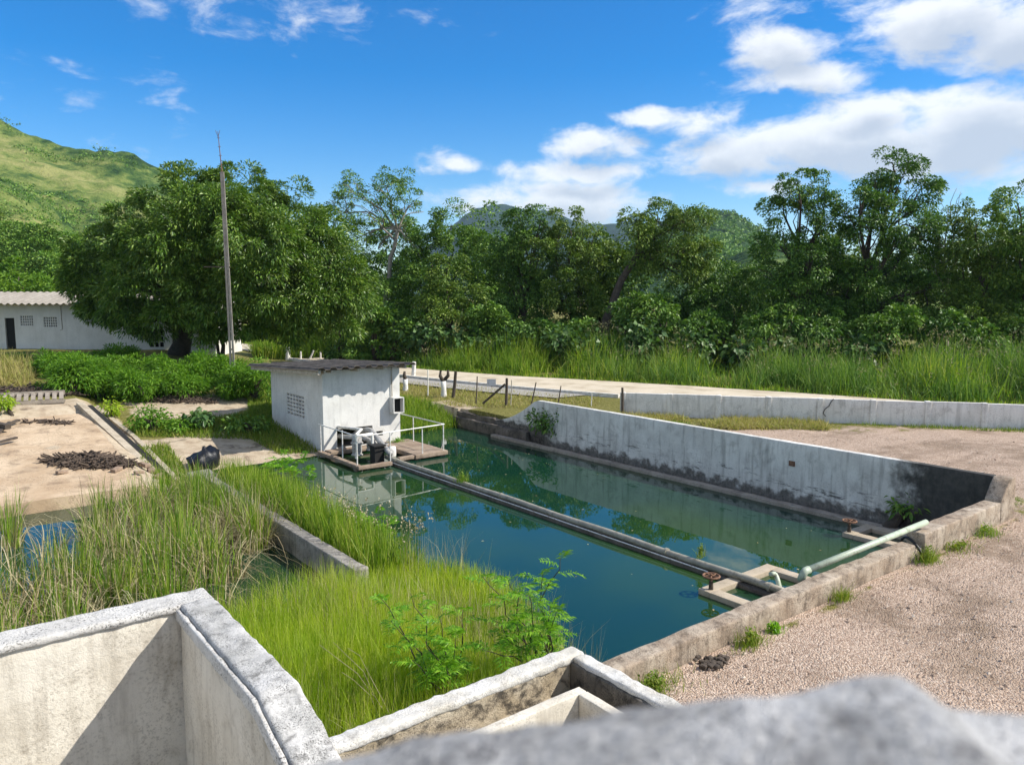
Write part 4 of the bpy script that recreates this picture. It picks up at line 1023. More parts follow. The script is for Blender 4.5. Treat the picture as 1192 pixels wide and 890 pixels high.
def scatter(rng, poly, n, clump=0.0, f=1.0, thr=-9):
    poly = np.array(poly, float); lo, hi = poly.min(0), poly.max(0); out = np.zeros((0, 2))
    ks = rng.normal(0, f, (6, 2)); ph = rng.uniform(0, 6.28, 6)
    for _ in range(40):
        P = rng.uniform(lo, hi, (n * 2, 2)); P = P[inpoly(P, poly)]
        if thr > -9: P = P[np.sin(P @ ks.T + ph).mean(1) + rng.normal(0, .12, len(P)) > thr]
        out = np.concatenate([out, P])
        if len(out) >= n: break
    return out[:n]
def p3(P2, z=None):
    zz = np.maximum(gz(P2[:, 0], P2[:, 1]), -.05) if z is None else np.full(len(P2), z)
    return np.concatenate([P2, zz[:, None]], 1)

# ------------------------------------------------------------------ mango tree
tree('mango_tree', 'huge round dark green mango tree in front of the white building', 'mango tree', 204, 43.5,
     [(215, 232, 46, 30), (280, 226, 46, 27), (330, 250, 45, 32), (160, 268, 45, 36), (120, 312, 36, 45), (373, 290, 36, 38), (398, 328, 27, 36), (245, 282, 70, 50, -2.5),
      (180, 330, 55, 42, -2.5), (310, 325, 60, 45, -3), (255, 338, 50, 30, -3.5), (130, 352, 28, 28, -2), (365, 350, 38, 30, -2), (102, 330, 20, 38), (330, 365, 36, 20, -1), (150, 368, 24, 18, -2.5), (246, 382, 16, 16, -2), (228, 362, 16, 14, -3), (240, 250, 60, 30, -3),
      (300, 280, 50, 34, -4), (200, 285, 45, 32, -4), (385, 312, 30, 38, -1), (352, 298, 45, 42, 1), (412, 345, 22, 26, 0), (340, 262, 40, 30, 1.5), (355, 272, 34, 30, -1.5), (330, 384, 40, 14, -1), (395, 376, 26, 20, -1), (288, 376, 26, 14, -2), (168, 376, 30, 13, -2), (206, 366, 30, 14, -3.5)],
     'mango', 11, r0=.5, dens=1.05, per=190, L=.21, Wd=.068, puff=.56, droop=.25, shell=.3, under=.9, gap=-.45, fork=.28)

# ------------------------------------------------------------------ tree belt beyond the road
G = 'trees beyond the dirt road'
big = dict(dens=.66, per=190, L=.18, Wd=.10, puff=.62, droop=.25, shell=.5)
airy = dict(dens=.8, per=120, L=.16, Wd=.085, puff=.52, droop=.25, shell=.6, gap=-.15)
tree('slender_tree', 'tall airy tree with pale thin stems just right of the mango crown', 'tree', 449, 61,
     [(412, 224, 26, 18), (450, 218, 28, 20), (478, 240, 22, 18), (428, 250, 34, 16), (392, 244, 18, 20), (466, 268, 26, 18), (405, 282, 24, 22), (484, 290, 20, 22), (440, 290, 24, 18)],
     'tree_mid', 21, r0=.24, group=G, bark='bark_pale', via=[(448, 360), (455, 300), (462, 268)], twigs=9, **airy)
tree('leafy_tree', 'bushy mid green tree between the slender tree and the vine-hung pair', 'tree', 520, 61,
     [(526, 262, 26, 22), (546, 295, 30, 28), (500, 296, 26, 28), (535, 335, 42, 32), (478, 330, 34, 36), (455, 345, 30, 34), (500, 365, 45, 26)], 'tree_mid', 22, group=G, **big)
tree('rounded_tree', 'low rounded paler tree standing in front of the belt', 'tree', 521, 55.5,
     [(522, 322, 26, 24), (505, 350, 24, 26), (538, 352, 24, 26), (518, 378, 32, 20), (560, 382, 24, 18)], 'tree_olive', 23, r0=.2, group=G, **big)
tree('vine_tree', 'dark spiky-topped tree left of the far mountain gap', 'tree', 612, 58,
     [(608, 262, 18, 20), (630, 256, 16, 16), (596, 290, 26, 30), (622, 300, 30, 34), (610, 345, 36, 38), (600, 375, 36, 22), (592, 330, 8, 40)], 'tree_dark', 24, group=G, twigs=5, **big)
tree('vine_tree', 'dark olive tree with hanging vines right of the spiky-topped one', 'tree', 664, 58,
     [(664, 268, 28, 24), (690, 285, 20, 26), (648, 305, 36, 36), (684, 318, 30, 36), (664, 350, 40, 36), (655, 378, 38, 20), (700, 348, 16, 30), (640, 340, 8, 44), (676, 355, 8, 40)], 'tree_olive', 25, group=G, twigs=4, **big)
tree('leaning_tree', 'leaning tree with a bent dark trunk and drooping crown at the middle', 'tree', 702, 54,
     [(766, 252, 26, 19), (800, 258, 26, 20), (745, 274, 20, 20), (782, 288, 44, 26), (812, 300, 22, 30), (752, 300, 24, 22), (790, 320, 34, 20), (742, 262, 14, 16)], 'tree_olive', 26, r0=.34, group=G,
     via=[(706, 372), (724, 325), (752, 285)], twigs=5, **big)
tree('shrubby_tree', 'low dark tree under the wooded hill right of the leaning tree', 'tree', 850, 55,
     [(845, 340, 34, 28), (880, 335, 28, 30), (820, 352, 28, 28), (860, 365, 44, 26), (800, 372, 30, 22), (790, 345, 22, 24)], 'tree_dark', 27, r0=.2, group=G, **big)
tree('tall_tree', 'tallest dark tree with a ragged crown against the cloud', 'tree', 1000, 50.5,
     [(1042, 200, 36, 22), (1068, 226, 28, 26), (1024, 226, 22, 22), (1002, 240, 30, 24), (1050, 262, 34, 26), (1010, 276, 30, 26), (1074, 275, 20, 22), (1040, 310, 44, 32), (1000, 330, 40, 34),
      (1005, 370, 56, 26), (1075, 340, 30, 34), (985, 345, 9, 44), (1052, 350, 8, 44)], 'tree_dark', 28, r0=.42, group=G, twigs=6, dens=.72, per=185, L=.165, Wd=.095, puff=.55, droop=.25, shell=.5)
tree('ivy_tree', 'broad ivy-clad tree standing left of the tallest tree', 'tree', 938, 51,
     [(930, 222, 26, 22), (912, 250, 24, 26), (955, 232, 16, 24), (950, 262, 28, 26), (908, 286, 20, 24), (940, 305, 36, 32), (965, 320, 26, 32), (925, 345, 36, 34), (950, 372, 46, 24), (902, 330, 9, 40), (972, 350, 9, 42)],
     'tree_dark', 29, r0=.36, group=G, twigs=5, dens=.72, per=185, L=.165, Wd=.095, puff=.55, droop=.25, shell=.5)
tree('sparse_tree', 'thin see-through tree between the tallest tree and the right edge', 'tree', 1104, 52,
     [(1106, 240, 18, 24), (1092, 268, 18, 18), (1126, 268, 20, 22), (1110, 300, 30, 22), (1084, 305, 18, 20)], 'tree_mid', 30, r0=.2, group=G, bark='bark_pale', twigs=9, **airy)
tree('leafy_tree', 'wide olive green tree lit from the right near the right edge', 'tree', 1140, 49,
     [(1136, 262, 26, 24), (1160, 285, 34, 30), (1120, 305, 28, 30), (1150, 330, 44, 34), (1112, 350, 36, 32), (1140, 372, 50, 24)], 'tree_olive', 31, group=G, **big)
tree('leafy_tree', 'taller dark green tree cut by the right edge of the picture', 'tree', 1196, 48,
     [(1184, 236, 26, 24), (1208, 258, 34, 30), (1182, 280, 28, 28), (1215, 310, 44, 40), (1190, 345, 40, 36), (1205, 375, 50, 24), (1250, 270, 40, 44), (1270, 330, 50, 50)], 'tree_mid', 32, group=G, **big)
# second row that closes the belt, each of its own height
BK = [(462, 300, 36, 40), (566, 290, 26, 44), (585, 320, 34, 44), (700, 318, 28, 42), (735, 330, 28, 36), (832, 322, 26, 26), (905, 322, 30, 36), (985, 300, 38, 44), (1080, 310, 36, 40), (1165, 300, 40, 44), (1235, 290, 50, 50)]
BL = ['behind the slender tree', 'in the gap right of the bushy mid green tree', 'behind the spiky-topped tree', 'in the gap left of the leaning trunk', 'behind the bent trunk of the leaning tree', 'below the wooded hill', 'behind the broad ivy-clad tree',
      'filling the gap left of the tallest trunk', 'behind the thin see-through tree', 'behind the wide olive green tree', 'behind the tree at the right edge']
for i, ((x, y, rx, ry), lb) in enumerate(zip(BK, BL)):
    tree('background_tree', 'dark rear tree ' + lb, 'tree', x, 66 if x < 700 else 60, [(x, y, rx, ry), (x - rx * .5, y + 38, rx, 36), (x + rx * .6, y + 45, rx, 34), (x, y + 70, rx * 1.1, 26)],
         ('tree_dark', 'tree_mid', 'tree_dark', 'tree_olive')[i % 4], 50 + i, group='rear row of the tree belt', dens=.5, per=95, L=.30, Wd=.16, puff=.75, droop=.25, shell=.5)
# undergrowth bushes at the foot of the belt
def bush(name, label, cat, x, y, Y, rx, ry, leaf, seed, group=None, n=3, low=False, **kw):
    rng = np.random.default_rng(seed); s = Y / FOC; b = at(x, HOR, Y); b[2] = float(gz(b[0], b[1], False)); o = thing(name, label, cat, b, group)
    lst = [(x + rng.uniform(-.5, .5) * rx, y + rng.uniform(-.25, .3) * ry, rx * rng.uniform(.5, .75), ry * rng.uniform(.55, .8), rng.uniform(-.4, .4) * rx * s) for _ in range(n)]
    lob = lobes_px(lst, Y, rng); mb = MB()
    if low: lob.append((b + np.array([0, 0, .8]), (rx * s * .9, rx * s * .9, .9)))
    for c, r in lob: limb(mb, b - np.array([0, 0, .1]), c, .05 + .004 * rx, .015, rng, 4)
    mb.build('stem', C['bark'], o, smooth=True); sp = Soup(); crown(sp, rng, lob, **kw); sp.build('foliage', C[leaf], o)
    return o
UB = [(395, 372, 26, 22, 'mango side'), (436, 372, 34, 24, 'slender tree'), (470, 385, 28, 20, 'bushy tree'), (575, 372, 28, 26, 'rounded tree'), (630, 385, 34, 20, 'spiky-topped tree'), (672, 388, 28, 18, 'vine-hung olive tree'),
      (735, 372, 26, 30, 'leaning trunk'), (775, 365, 36, 32, 'drooping crown'), (830, 382, 34, 22, 'wooded hill gap'), (890, 372, 34, 28, 'ivy-clad tree'), (962, 382, 34, 22, 'ivy-clad tree on its right'), (1030, 378, 40, 26, 'tallest tree'),
      (1092, 385, 34, 24, 'see-through tree'), (1160, 385, 44, 26, 'wide olive tree'), (1230, 385, 50, 30, 'right edge tree')]
for i, (x, y, rx, ry, lb) in enumerate(UB):
    Yb = float(np.interp(x, [380, 500, 720, 1000, 1200], [56, 55, 50, 46.5, 45]))
    bush('undergrowth_bush', 'shady undergrowth bush at the foot of the ' + lb, 'bush', x, y, Yb, rx, ry, ('tree_dark', 'tree_mid')[i % 2], 80 + i, 'undergrowth at the foot of the tree belt', low=True, dens=.8, per=95, L=.24, Wd=.14, puff=.5, droop=.25)
bush('leafy_shrub', 'young leafy shrub hiding the right end of the white building', 'shrub', 256, 386, 42.5, 16, 20, 'mango', 79, None, n=5, dens=2.0, per=90, L=.2, Wd=.07, puff=.35, droop=.3)
CS = [(455, 385, 20, 14, 'left of the rounded tree'), (496, 386, 22, 15, 'below the rounded tree'), (545, 393, 20, 14, 'right of the rounded tree'), (600, 398, 22, 15, 'under the spiky-topped tree'), (655, 398, 26, 15, 'under the vine-hung olive tree'), (700, 406, 20, 14, 'at the foot of the leaning trunk'),
      (752, 396, 22, 22, 'right of the leaning trunk'), (806, 398, 26, 22, 'below the drooping crown'), (868, 404, 26, 18, 'below the wooded hill'), (932, 404, 28, 14, 'below the ivy-clad tree'), (1000, 406, 30, 14, 'below the tallest tree'),
      (575, 408, 20, 13, 'nearest the road under the gap beside the rounded tree'), (690, 418, 22, 14, 'nearest the road left of the leaning trunk'), (905, 424, 24, 13, 'nearest the road below the ivy-clad tree'), (1075, 418, 26, 14, 'deep in the grass below the see-through tree'), (1150, 412, 28, 14, 'rightmost in the grass below the wide olive tree')]
for i, (x, y, rx, ry, lb) in enumerate(CS):
    Yb = float(np.interp(x, [440, 500, 720, 1000, 1200], [55, 53.5, 48.5, 45.5, 44]))
    bush('castor_plant', 'broad-leaved blue-green castor plant ' + lb, 'plant', x, y, Yb, rx, ry, 'castor', 110 + i, 'castor plants along the tall grass', n=4, dens=2.2, per=9, L=.36, Wd=.30, cl=.36, droop=.25, shell=.6)
# trees at the foot of the green hill behind the building
FB = [(-30, 318, 40, 26, 70, 'tree_light', 'light green tree above the left end of the building roof'), (22, 322, 30, 20, 66, 'tree_light', 'light green tree behind the middle of the building roof'), (58, 320, 26, 22, 72, 'tree_mid', 'mid green tree behind the roof beside the mango'),
      (10, 285, 34, 26, 110, 'tree_mid', 'darker tree on the hill foot at the left edge'), (60, 282, 34, 26, 105, 'tree_mid', 'darker tree on the hill foot beside the mango'), (92, 300, 26, 24, 90, 'tree_light', 'pale tree peeping out left of the mango'), (-20, 262, 34, 26, 140, 'tree_olive', 'olive tree high on the hill foot')]
for i, (x, y, rx, ry, Y, lf, lb) in enumerate(FB):
    tree('hillside_tree', lb, 'tree', x, Y, [(x, y, rx * .8, ry), (x - rx * .5, y + 12, rx * .7, ry * .8), (x + rx * .5, y + 14, rx * .7, ry * .8), (x, y + 30, rx * .9, ry)], lf, 140 + i, group='trees at the hill foot', dens=.5, per=80, L=.34, Wd=.18, puff=.8, droop=.2)
# shrubs that texture the hills (far too many and small to count)
rng = np.random.default_rng(9); sp = Soup()
for arr, n, L, s0 in ((hl1, 5200, .95, 1.2), (hl2, 4800, .6, .8)):
    i = rng.integers(0, arr.shape[0], n * 3); j = rng.integers(4, 38, n * 3); P = arr[i, j]; keep = lump(P, .03, rng) + .5 * lump(P, .15, rng) > -.02; P = P[keep][:n]; P = P + rng.normal(0, 2.0, P.shape) * np.array([1, 1, 0]); m_ = len(P)
    off = rng.normal(0, s0, (m_, 12, 3)) * rng.uniform(.4, 1.4, (m_, 1, 1)) * np.array([1, 1, .6]) + np.array([0, 0, s0 * .6]); Q = (P[:, None] + off).reshape(-1, 3)
    sp.quads(leaf_quads(rng, Q, rng.normal(0, 1, Q.shape), rng.normal(0, .6, Q.shape) + np.array([0, 0, 1]), L, L * .7))
stuff(sp.build('hillside_scrub', C['tree_mid']), 'scattered dark scrub dotting the green hill', 'scrub')
sp = Soup()
for arr, n, L, s0 in ((hl4, 3600, 2.1, 3.2), ):
    i = rng.integers(8, arr.shape[0], n); j = rng.integers(14, 38, n); P = arr[i, j] + rng.normal(0, 4, (n, 3)) * np.array([1, 1, 0])
    off = unit(rng.normal(0, 1, (n, 40, 3))) * np.array([1, 1, .7]) * s0 * rng.uniform(.6, 1.1, (n, 40, 1)); Q = (P[:, None] + off).reshape(-1, 3)
    sp.quads(leaf_quads(rng, Q, rng.normal(0, 1, Q.shape), unit(off.reshape(-1, 3)) + rng.normal(0, .3, Q.shape), L, L * .8))
stuff(sp.build('hill_woods', C['tree_mid']), 'dense woods covering the hill behind the leaning tree', 'woods')

# ------------------------------------------------------------------ grasses and reeds
rng = np.random.default_rng(77)
vp_ = [q for q in rf if -2 < q[1] < 95]                       # verge: a band beyond the far road edge
sp = Soup()
arr = np.array(vp_); dn = np.gradient(arr, axis=0); dn = dn / np.linalg.norm(dn, axis=1, keepdims=True); on_ = np.stack([-dn[:, 1], dn[:, 0]], -1)
on_ = np.where((on_ @ np.array([1, 1]))[:, None] > 0, on_, -on_)
def band(n, d0, d1, pw=1.0):
    k = rng.uniform(0, len(arr) - 1.001, n); i = k.astype(int); f = (k - i)[:, None]; o = (d0 + (d1 - d0) * rng.random(n) ** pw)[:, None]
    return arr[i] * (1 - f) + arr[i + 1] * f + (on_[i] * (1 - f) + on_[i + 1] * f) * o
P = band(64000, .7, 11.5); lm = lump(np.c_[P, 0 * P[:, 0]], .9, rng) + .6 * lump(np.c_[P, 0 * P[:, 0]], 2.2, rng)
dist = np.min(np.linalg.norm(P[:, None, :] - arr[None], axis=2), axis=1)
h = (1.0 + .95 * lm + .55 * rng.random(len(P))) * np.clip(.5 + dist * .32, 0, 1.5); h = np.clip(h, .2, 2.9)
keep = (lm > -.2) | (rng.random(len(P)) < .12); P, h = P[keep], h[keep]; x_ = (P @ AX[:2]) / (P @ AF[:2])
dk = lump(np.c_[P, 0 * P[:, 0]], .45, rng) + .9 * np.clip((x_ - .12) * 2.2, -.35, .8) + rng.normal(0, .25, len(P)) > .22
sq = Soup(); blades(sq, rng, p3(P[dk]), h[dk] * 1.12, .04, .28, .6, 4, .55)
Pt = P[dk][::22]; hz = h[dk][::22] * 1.05; off = rng.normal(0, .09, (len(Pt), 6, 3)); Qh = (p3(Pt) + np.c_[0 * hz, 0 * hz, hz])[:, None] + off
sh = Soup(); sh.quads(leaf_quads(rng, Qh.reshape(-1, 3), rng.normal(0, .6, (len(Pt) * 6, 3)) + np.array([0, 0, .6]), rng.normal(0, 1, (len(Pt) * 6, 3)), .16, .035))
blades(sp, rng, p3(P[~dk]), h[~dk], .045, .25, .42, 4, .45)
stuff(sq.build('guinea_grass', C['guinea']), 'darker arching tall grass along the far verge, mostly on the right', 'grass')
stuff(sh.build('grass_heads', C['seedhead2']), 'pale purplish seed heads over the darker verge grass', 'seed heads')
P = band(9000, .05, 1.6); blades(sp, rng, p3(P), rng.uniform(.12, .4, len(P)), .05, .3, .3, 2, .2)
stuff(sp.build('tall_grass', C['verge']), 'tall bright green grass along the far side of the dirt road', 'grass')
# taller grass clump behind the pump house roof
sp = Soup(); pg = [on(298, 413)[:2], on(430, 412)[:2], at(440, HOR, 60)[:2], at(292, HOR, 58)[:2]]
P = scatter(rng, pg, 7000); blades(sp, rng, p3(P), rng.uniform(.9, 2.1, len(P)), .06, .25, .4, 3, .3)
stuff(sp.build('tall_grass', C['verge']), 'tall yellow-green grass behind the pump house roof', 'grass')
# sloping grass bank between pump house and road
sp = Soup(); P = scatter(rng, [(14.2, 26.6), (18.0, 26.9), (18.2, 28.6), (16.6, 32.5), (14.2, 33.5)], 9000); lm = lump(np.c_[P, 0 * P[:, 0]], 1.2, rng)
blades(sp, rng, p3(P), np.clip(.38 + .25 * lm + .2 * rng.random(len(P)), .1, .9), .03, .3, .4, 3, .25)
stuff(sp.build('bank_grass', C['verge']), 'fresh green grass on the bank behind the pump deck', 'grass')
sp = Soup(); P = scatter(rng, [(16.6, 29.6), (22.0, 23.0), (25.2, 25.4), (23.6, 30.5), (21.6, 37), (16.5, 37)], 9000)
blades(sp, rng, p3(P), rng.uniform(.06, .22, len(P)), .03, .5, .5, 2, .3)
stuff(sp.build('dry_grass', C['drygrass']), 'short dry grass between the thin posts and the road', 'grass')
sp = Soup(); a1, a2 = FWL - fn * .2 - fd * .5, FWL + fd * 7.6 - fn * .2
P = scatter(rng, [a1, a2, a2 - fn * 1.6, FWL + fd * 4 - fn * 2.6, a1 - fn * 1.6], 6500, thr=-.15, f=1.5); P = np.concatenate([P, P[:len(P) // 2] + rng.normal(0, .15, (len(P) // 2, 2))]); blades(sp, rng, p3(P), rng.uniform(.08, .34, len(P)), .028, .9, .9, 3, .6)
stuff(sp.build('cut_straw', C['drygrass']), 'dry cut straw lying along the low panel wall', 'straw')
sp = Soup(); P = scatter(rng, [(18.6, 23.0), (21.9, 20.6), (23.6, 17.4), (21.6, 15.2), (18.6, 18.5)], 12000, thr=-.1, f=1.3); blades(sp, rng, p3(P), rng.uniform(.03, .12, len(P)), .016, .5, .5, 2, .2)
P = scatter(rng, [FWL + fd * 7 - fn * .15, FWL + fd * 24 - fn * .15, FWL + fd * 24 - fn * .9, FWL + fd * 7 - fn * .6], 3500, thr=-.05, f=1.2); blades(sp, rng, p3(P), rng.uniform(.05, .2, len(P)), .02, .4, .5, 2, .2)
P = scatter(rng, [(18.55, 4.6), (20.4, 4.8), (20.4, 8.0), (18.6, 8.2)], 2600, thr=-.1, f=1.8); blades(sp, rng, p3(P), rng.uniform(.02, .07, len(P)), .012, .5, .5, 2, .2)
stuff(sp.build('yard_grass', C['lawn']), 'patchy short yellow-green grass on the gravel yard', 'grass')

# loose stones of the gravel yard
P = np.concatenate([scatter(rng, [(6.0, 6.0), (5.0, 2.5), (16, -4.0), (20, 2.0), (19.0, 6.0)], 15000), scatter(rng, [(18.5, 6.0), (20, 2), (30, 7), (24, 16), (18.6, 16)], 5000)])
r_ = rng.uniform(.006, .016, (len(P), 1)); r_ = r_ * np.where(rng.random((len(P), 1)) < .03, 2.3, 1)
O = np.array([[1, 0, 0], [-1, 0, 0], [0, 1, 0], [0, -1, 0], [0, 0, .8], [0, 0, -.5]], float)
V = p3(P)[:, None] + O[None] * r_[:, None] * rng.uniform(.6, 1.4, (len(P), 6, 1)) + np.array([0, 0, .012])
F0 = np.array([[0, 2, 4], [2, 1, 4], [1, 3, 4], [3, 0, 4], [2, 0, 5], [1, 2, 5], [3, 1, 5], [0, 3, 5]])
F_ = (np.arange(len(P)) * 6)[:, None, None] + F0[None]
m, t, b = material('loose_stone'); rn_ = t.n('ShaderNodeNewGeometry').outputs['Random Per Island']
t.put(b.inputs['Base Color'], t.cramp(rn_, [(0, (.20, .13, .09)), (.4, (.42, .31, .23)), (.75, (.58, .47, .37)), (1, (.74, .64, .53))])); b.inputs['Roughness'].default_value = .9
stuff(mesh_np('gravel', V.reshape(-1, 3), F_.reshape(-1, 3), m), 'loose pinkish stones strewn over the gravel yard', 'gravel')

# fine rushes in front
RP = [(2.0, 6.35), (6.6, 6.45), (6.95, 7.2), (7.5, 8.6), (8.05, 10.2), (8.2, 12.2), (7.4, 13.2), (6.1, 12.6), (4.2, 12.3), (2.4, 11.6), (1.6, 9.5)]
sp = Soup(); P = scatter(rng, RP, 30000); lm = lump(np.c_[P, 0 * P[:, 0]], 1.0, rng)
edge = np.clip((7.4 - P[:, 0]) / 2.0, .55, 1)
blades(sp, rng, p3(P, 0.0), (.86 + .26 * lm + .36 * rng.random(len(P))) * np.where(P[:, 1] > 11.5, .85, 1.0) * edge, rng.uniform(.006, .014, len(P)), .17, .22, 4, .08)
stuff(sp.build('rush_bed', C['rush']), 'dense bed of fine yellow-green rushes in front of the trough', 'rushes')
sp = Soup(); P = scatter(rng, RP, 2600, thr=-.1, f=1.2)
blades(sp, rng, p3(P, 0.0), rng.uniform(.8, 1.25, len(P)), rng.uniform(.005, .009, len(P)), .16, .2, 3, .1)
stuff(sp.build('dead_rushes', C['drycattail']), 'thin straw-coloured dead stems among the fine rushes', 'dead rushes')
# cattails right of the divider wall
sp = Soup(); P = scatter(rng, [(6.45, 12.8), (7.7, 12.6), (7.75, 14.5), (7.3, 17.0), (7.2, 20.0), (7.6, 22.2), (6.6, 22.2), (6.36, 20)], 3000); lm = lump(np.c_[P, 0 * P[:, 0]], 1.0, rng)
blades(sp, rng, p3(P, -.05), np.clip(1.05 + .35 * lm + .3 * rng.random(len(P)) + .05 * (P[:, 1] > 16), .5, 1.6) * np.clip((8.6 - P[:, 0]) / 1.6, .5, 1), rng.uniform(.014, .03, len(P)), .14, .16, 4, .05)
stuff(sp.build('cattail_bed', C['cattail_y']), 'yellow-green cattails between the divider wall and the open water', 'cattails')
sp = Soup(); P = scatter(rng, [(6.8, 12.4), (7.9, 12.0), (7.7, 14.5), (7.2, 17), (6.8, 17)], 70)
a = p3(P, 0) + np.array([0, 0, 1]) * rng.uniform(.85, 1.2, (len(P), 1)); n_ = 9
off = rng.normal(0, 1, (len(P), n_, 3)) * np.array([.016, .016, .06]); Q = (a[:, None] + off).reshape(-1, 3)
sp.quads(leaf_quads(rng, Q, rng.normal(0, .5, Q.shape) + np.array([0, 0, 1]), rng.normal(0, 1, Q.shape), .05, .025))
blades(sp, rng, p3(P, 0), a[:, 2], .008, .02, .02, 2)
stuff(sp.build('cattail_heads', C['seedhead']), 'pale fluffy seed heads standing among the cattails', 'seed heads')
# the left cattail pond
CP = [(-6, 19.6), (-2, 19.9), (2, 20.3), (4.4, 21.6), (6.0, 21.8), (6.0, 16.6), (4.6, 15.0), (3.4, 12.6), (1.0, 9.5), (-6, 9.5)]
def clumps(soup, dry, poly, n, m, md, rad, h0, h1, w=(.016, .034)):
    K = scatter(rng, poly, n); K = K[~((K[:, 0] < 2.3) & (K[:, 1] > 16.6) & (rng.random(len(K)) < .5))]
    for c in K:
        k = int(m * rng.uniform(.5, 1.5)); a = rng.uniform(0, 6.283, k); rr2 = rad * rng.random(k) ** .6
        P = np.c_[c[0] + np.cos(a) * rr2, c[1] + np.sin(a) * rr2]; hh = rng.uniform(h0, h1) * rng.uniform(.65, 1.1, k) * (.8 if c[0] < 3.2 else 1.0)
        blades(soup, rng, p3(P, -.05), hh, rng.uniform(w[0], w[1], k), .11, .16, 4, .06, az=a)
        k = int(md * rng.uniform(.3, 1.8)); a = rng.uniform(0, 6.283, k); P = np.c_[c[0] + np.cos(a) * rad, c[1] + np.sin(a) * rad]
        if k: blades(dry, rng, p3(P, -.05), rng.uniform(.75, 1.6, k) * h0, rng.uniform(.011, .024, k), .25, .75, 6, .85, az=a)
sp = Soup(); sd_ = Soup()
clumps(sp, sd_, CP, 135, 38, 44, .26, 1.05, 1.65)
clumps(sp, sd_, [(-6, 10.5), (2.4, 10.5), (2.6, 17.0), (-6, 17.0)], 62, 34, 44, .26, 1.15, 1.75)
clumps(sp, sd_, [(5.0, 17.6), (6.02, 17.6), (6.02, 22.0), (5.0, 22.0)], 20, 40, 34, .24, .95, 1.3)
clumps(sp, sd_, [(5.0, 15.8), (6.0, 15.9), (6.0, 17.8), (4.9, 17.8)], 8, 12, 70, .25, 1.0, 1.35)
stuff(sp.build('cattail_bed', C['cattail']), 'tall green cattails filling the left pond', 'cattails')
stuff(sd_.build('dead_cattails', C['drycattail']), 'bent straw-coloured dead stalks among the left cattails', 'dead reeds')
sp = Soup(); sd_ = Soup(); clumps(sp, sd_, [(6.36, 17.5), (7.0, 17.5), (7.0, 22.3), (6.36, 22.3)], 14, 40, 8, .22, .85, 1.2)
stuff(sp.build('cattail_bed', C['cattail_y']), 'taller yellow-green cattails leaning over the far part of the divider wall', 'cattails')
P = np.concatenate([scatter(rng, [(7.6, 8.8), (12.0, 7.0), (12.0, 21.5), (8.6, 21)], 14), scatter(rng, [(12.5, 7), (17.6, 7), (17.6, 26), (14.5, 26.5), (12.5, 21)], 30), scatter(rng, [(12.5, 18), (17.6, 18), (17.6, 26.6), (14.6, 26.8)], 60)])
Q = p3(P, .004); sp = Soup(); sp.quads(leaf_quads(rng, Q, np.c_[rng.normal(0, 1, (len(Q), 2)), 0 * P[:, 0]], np.array([[0, 0, 1.0]]) + rng.normal(0, .02, (len(Q), 3)), .06, .03, 0))
stuff(sp.build('floating_leaves', C['drycattail']), 'small dead leaves floating on the green water', 'leaves')
# low weeds near the bank
sp = Soup()
for pg, n in (([on(150, 520)[:2], on(196, 520)[:2], on(228, 560)[:2], on(200, 572)[:2]], 2200), ([on(285, 452)[:2], on(316, 452)[:2], on(318, 492)[:2], on(290, 478)[:2]], 3000), ([(9.6, 25.6), (10.95, 25.2), (10.95, 30.2), (9.2, 30.2)], 3000), ([on(150, 500)[:2], on(320, 496)[:2], on(325, 512)[:2], on(160, 510)[:2]], 2600),
              ([on(170, 500)[:2], on(316, 490)[:2], on(314, 470)[:2], on(280, 486)[:2], on(200, 492)[:2]], 4200)):
    P = scatter(rng, pg, n); blades(sp, rng, p3(P), rng.uniform(.08, .36, len(P)), .03, .4, .6, 3, .4)
stuff(sp.build('bank_weeds', C['lawn']), 'low green weeds creeping over the bank by the pump house', 'weeds')
sp = Soup(); P = scatter(rng, [on(-40, 452)[:2], on(30, 456)[:2], on(44, 436)[:2], on(20, 424)[:2], on(-40, 424)[:2]], 3200); blades(sp, rng, p3(P), rng.uniform(.3, 1.1, len(P)), .03, .35, .7, 4, .6)
stuff(sp.build('dry_grass', C['drygrass']), 'pale arching dry grass at the left edge', 'grass')

# ------------------------------------------------------------------ shrubs and saplings
LS = [(20, 424, 36, 22, 'at the left edge under the dark doorway', 420), (62, 420, 34, 20, 'below the two block windows', 436), (112, 436, 40, 34, 'brightest, above the end of the drain kerbs', 462), (75, 440, 30, 24, 'between the brushwood and the brightest shrub', 458), (152, 424, 36, 22, 'under the left edge of the mango crown', 440),
      (160, 446, 34, 24, 'just above the pale sand, on its left', 466), (206, 430, 36, 24, 'in front of the mango trunk', 456), (212, 446, 36, 18, 'right above the dark litter on the sand', 462), (252, 428, 34, 24, 'at the foot of the mast', 450), (262, 446, 34, 18, 'right above the pale sand', 462),
      (292, 434, 28, 28, 'darkest, against the pump house roof corner', 466), (130, 410, 30, 14, 'highest, close to the white wall', 424)]
LS = [(x, y + 4, rx, ry * .8, lb, yb) for x, y, rx, ry, lb, yb in LS]
for i, (x, y, rx, ry, lb, yb) in enumerate(LS):
    q = on(x, yb); Yb = float(q[:2] @ AF[:2])
    bush('leucaena_shrub', 'feathery bright green shrub ' + lb, 'shrub', x, y, Yb, rx, ry, 'leucaena', 160 + i, 'feathery shrubs on the left bank', n=6, dens=1.9, per=120, L=.20, Wd=.042, puff=.36, droop=.2, shell=.45)
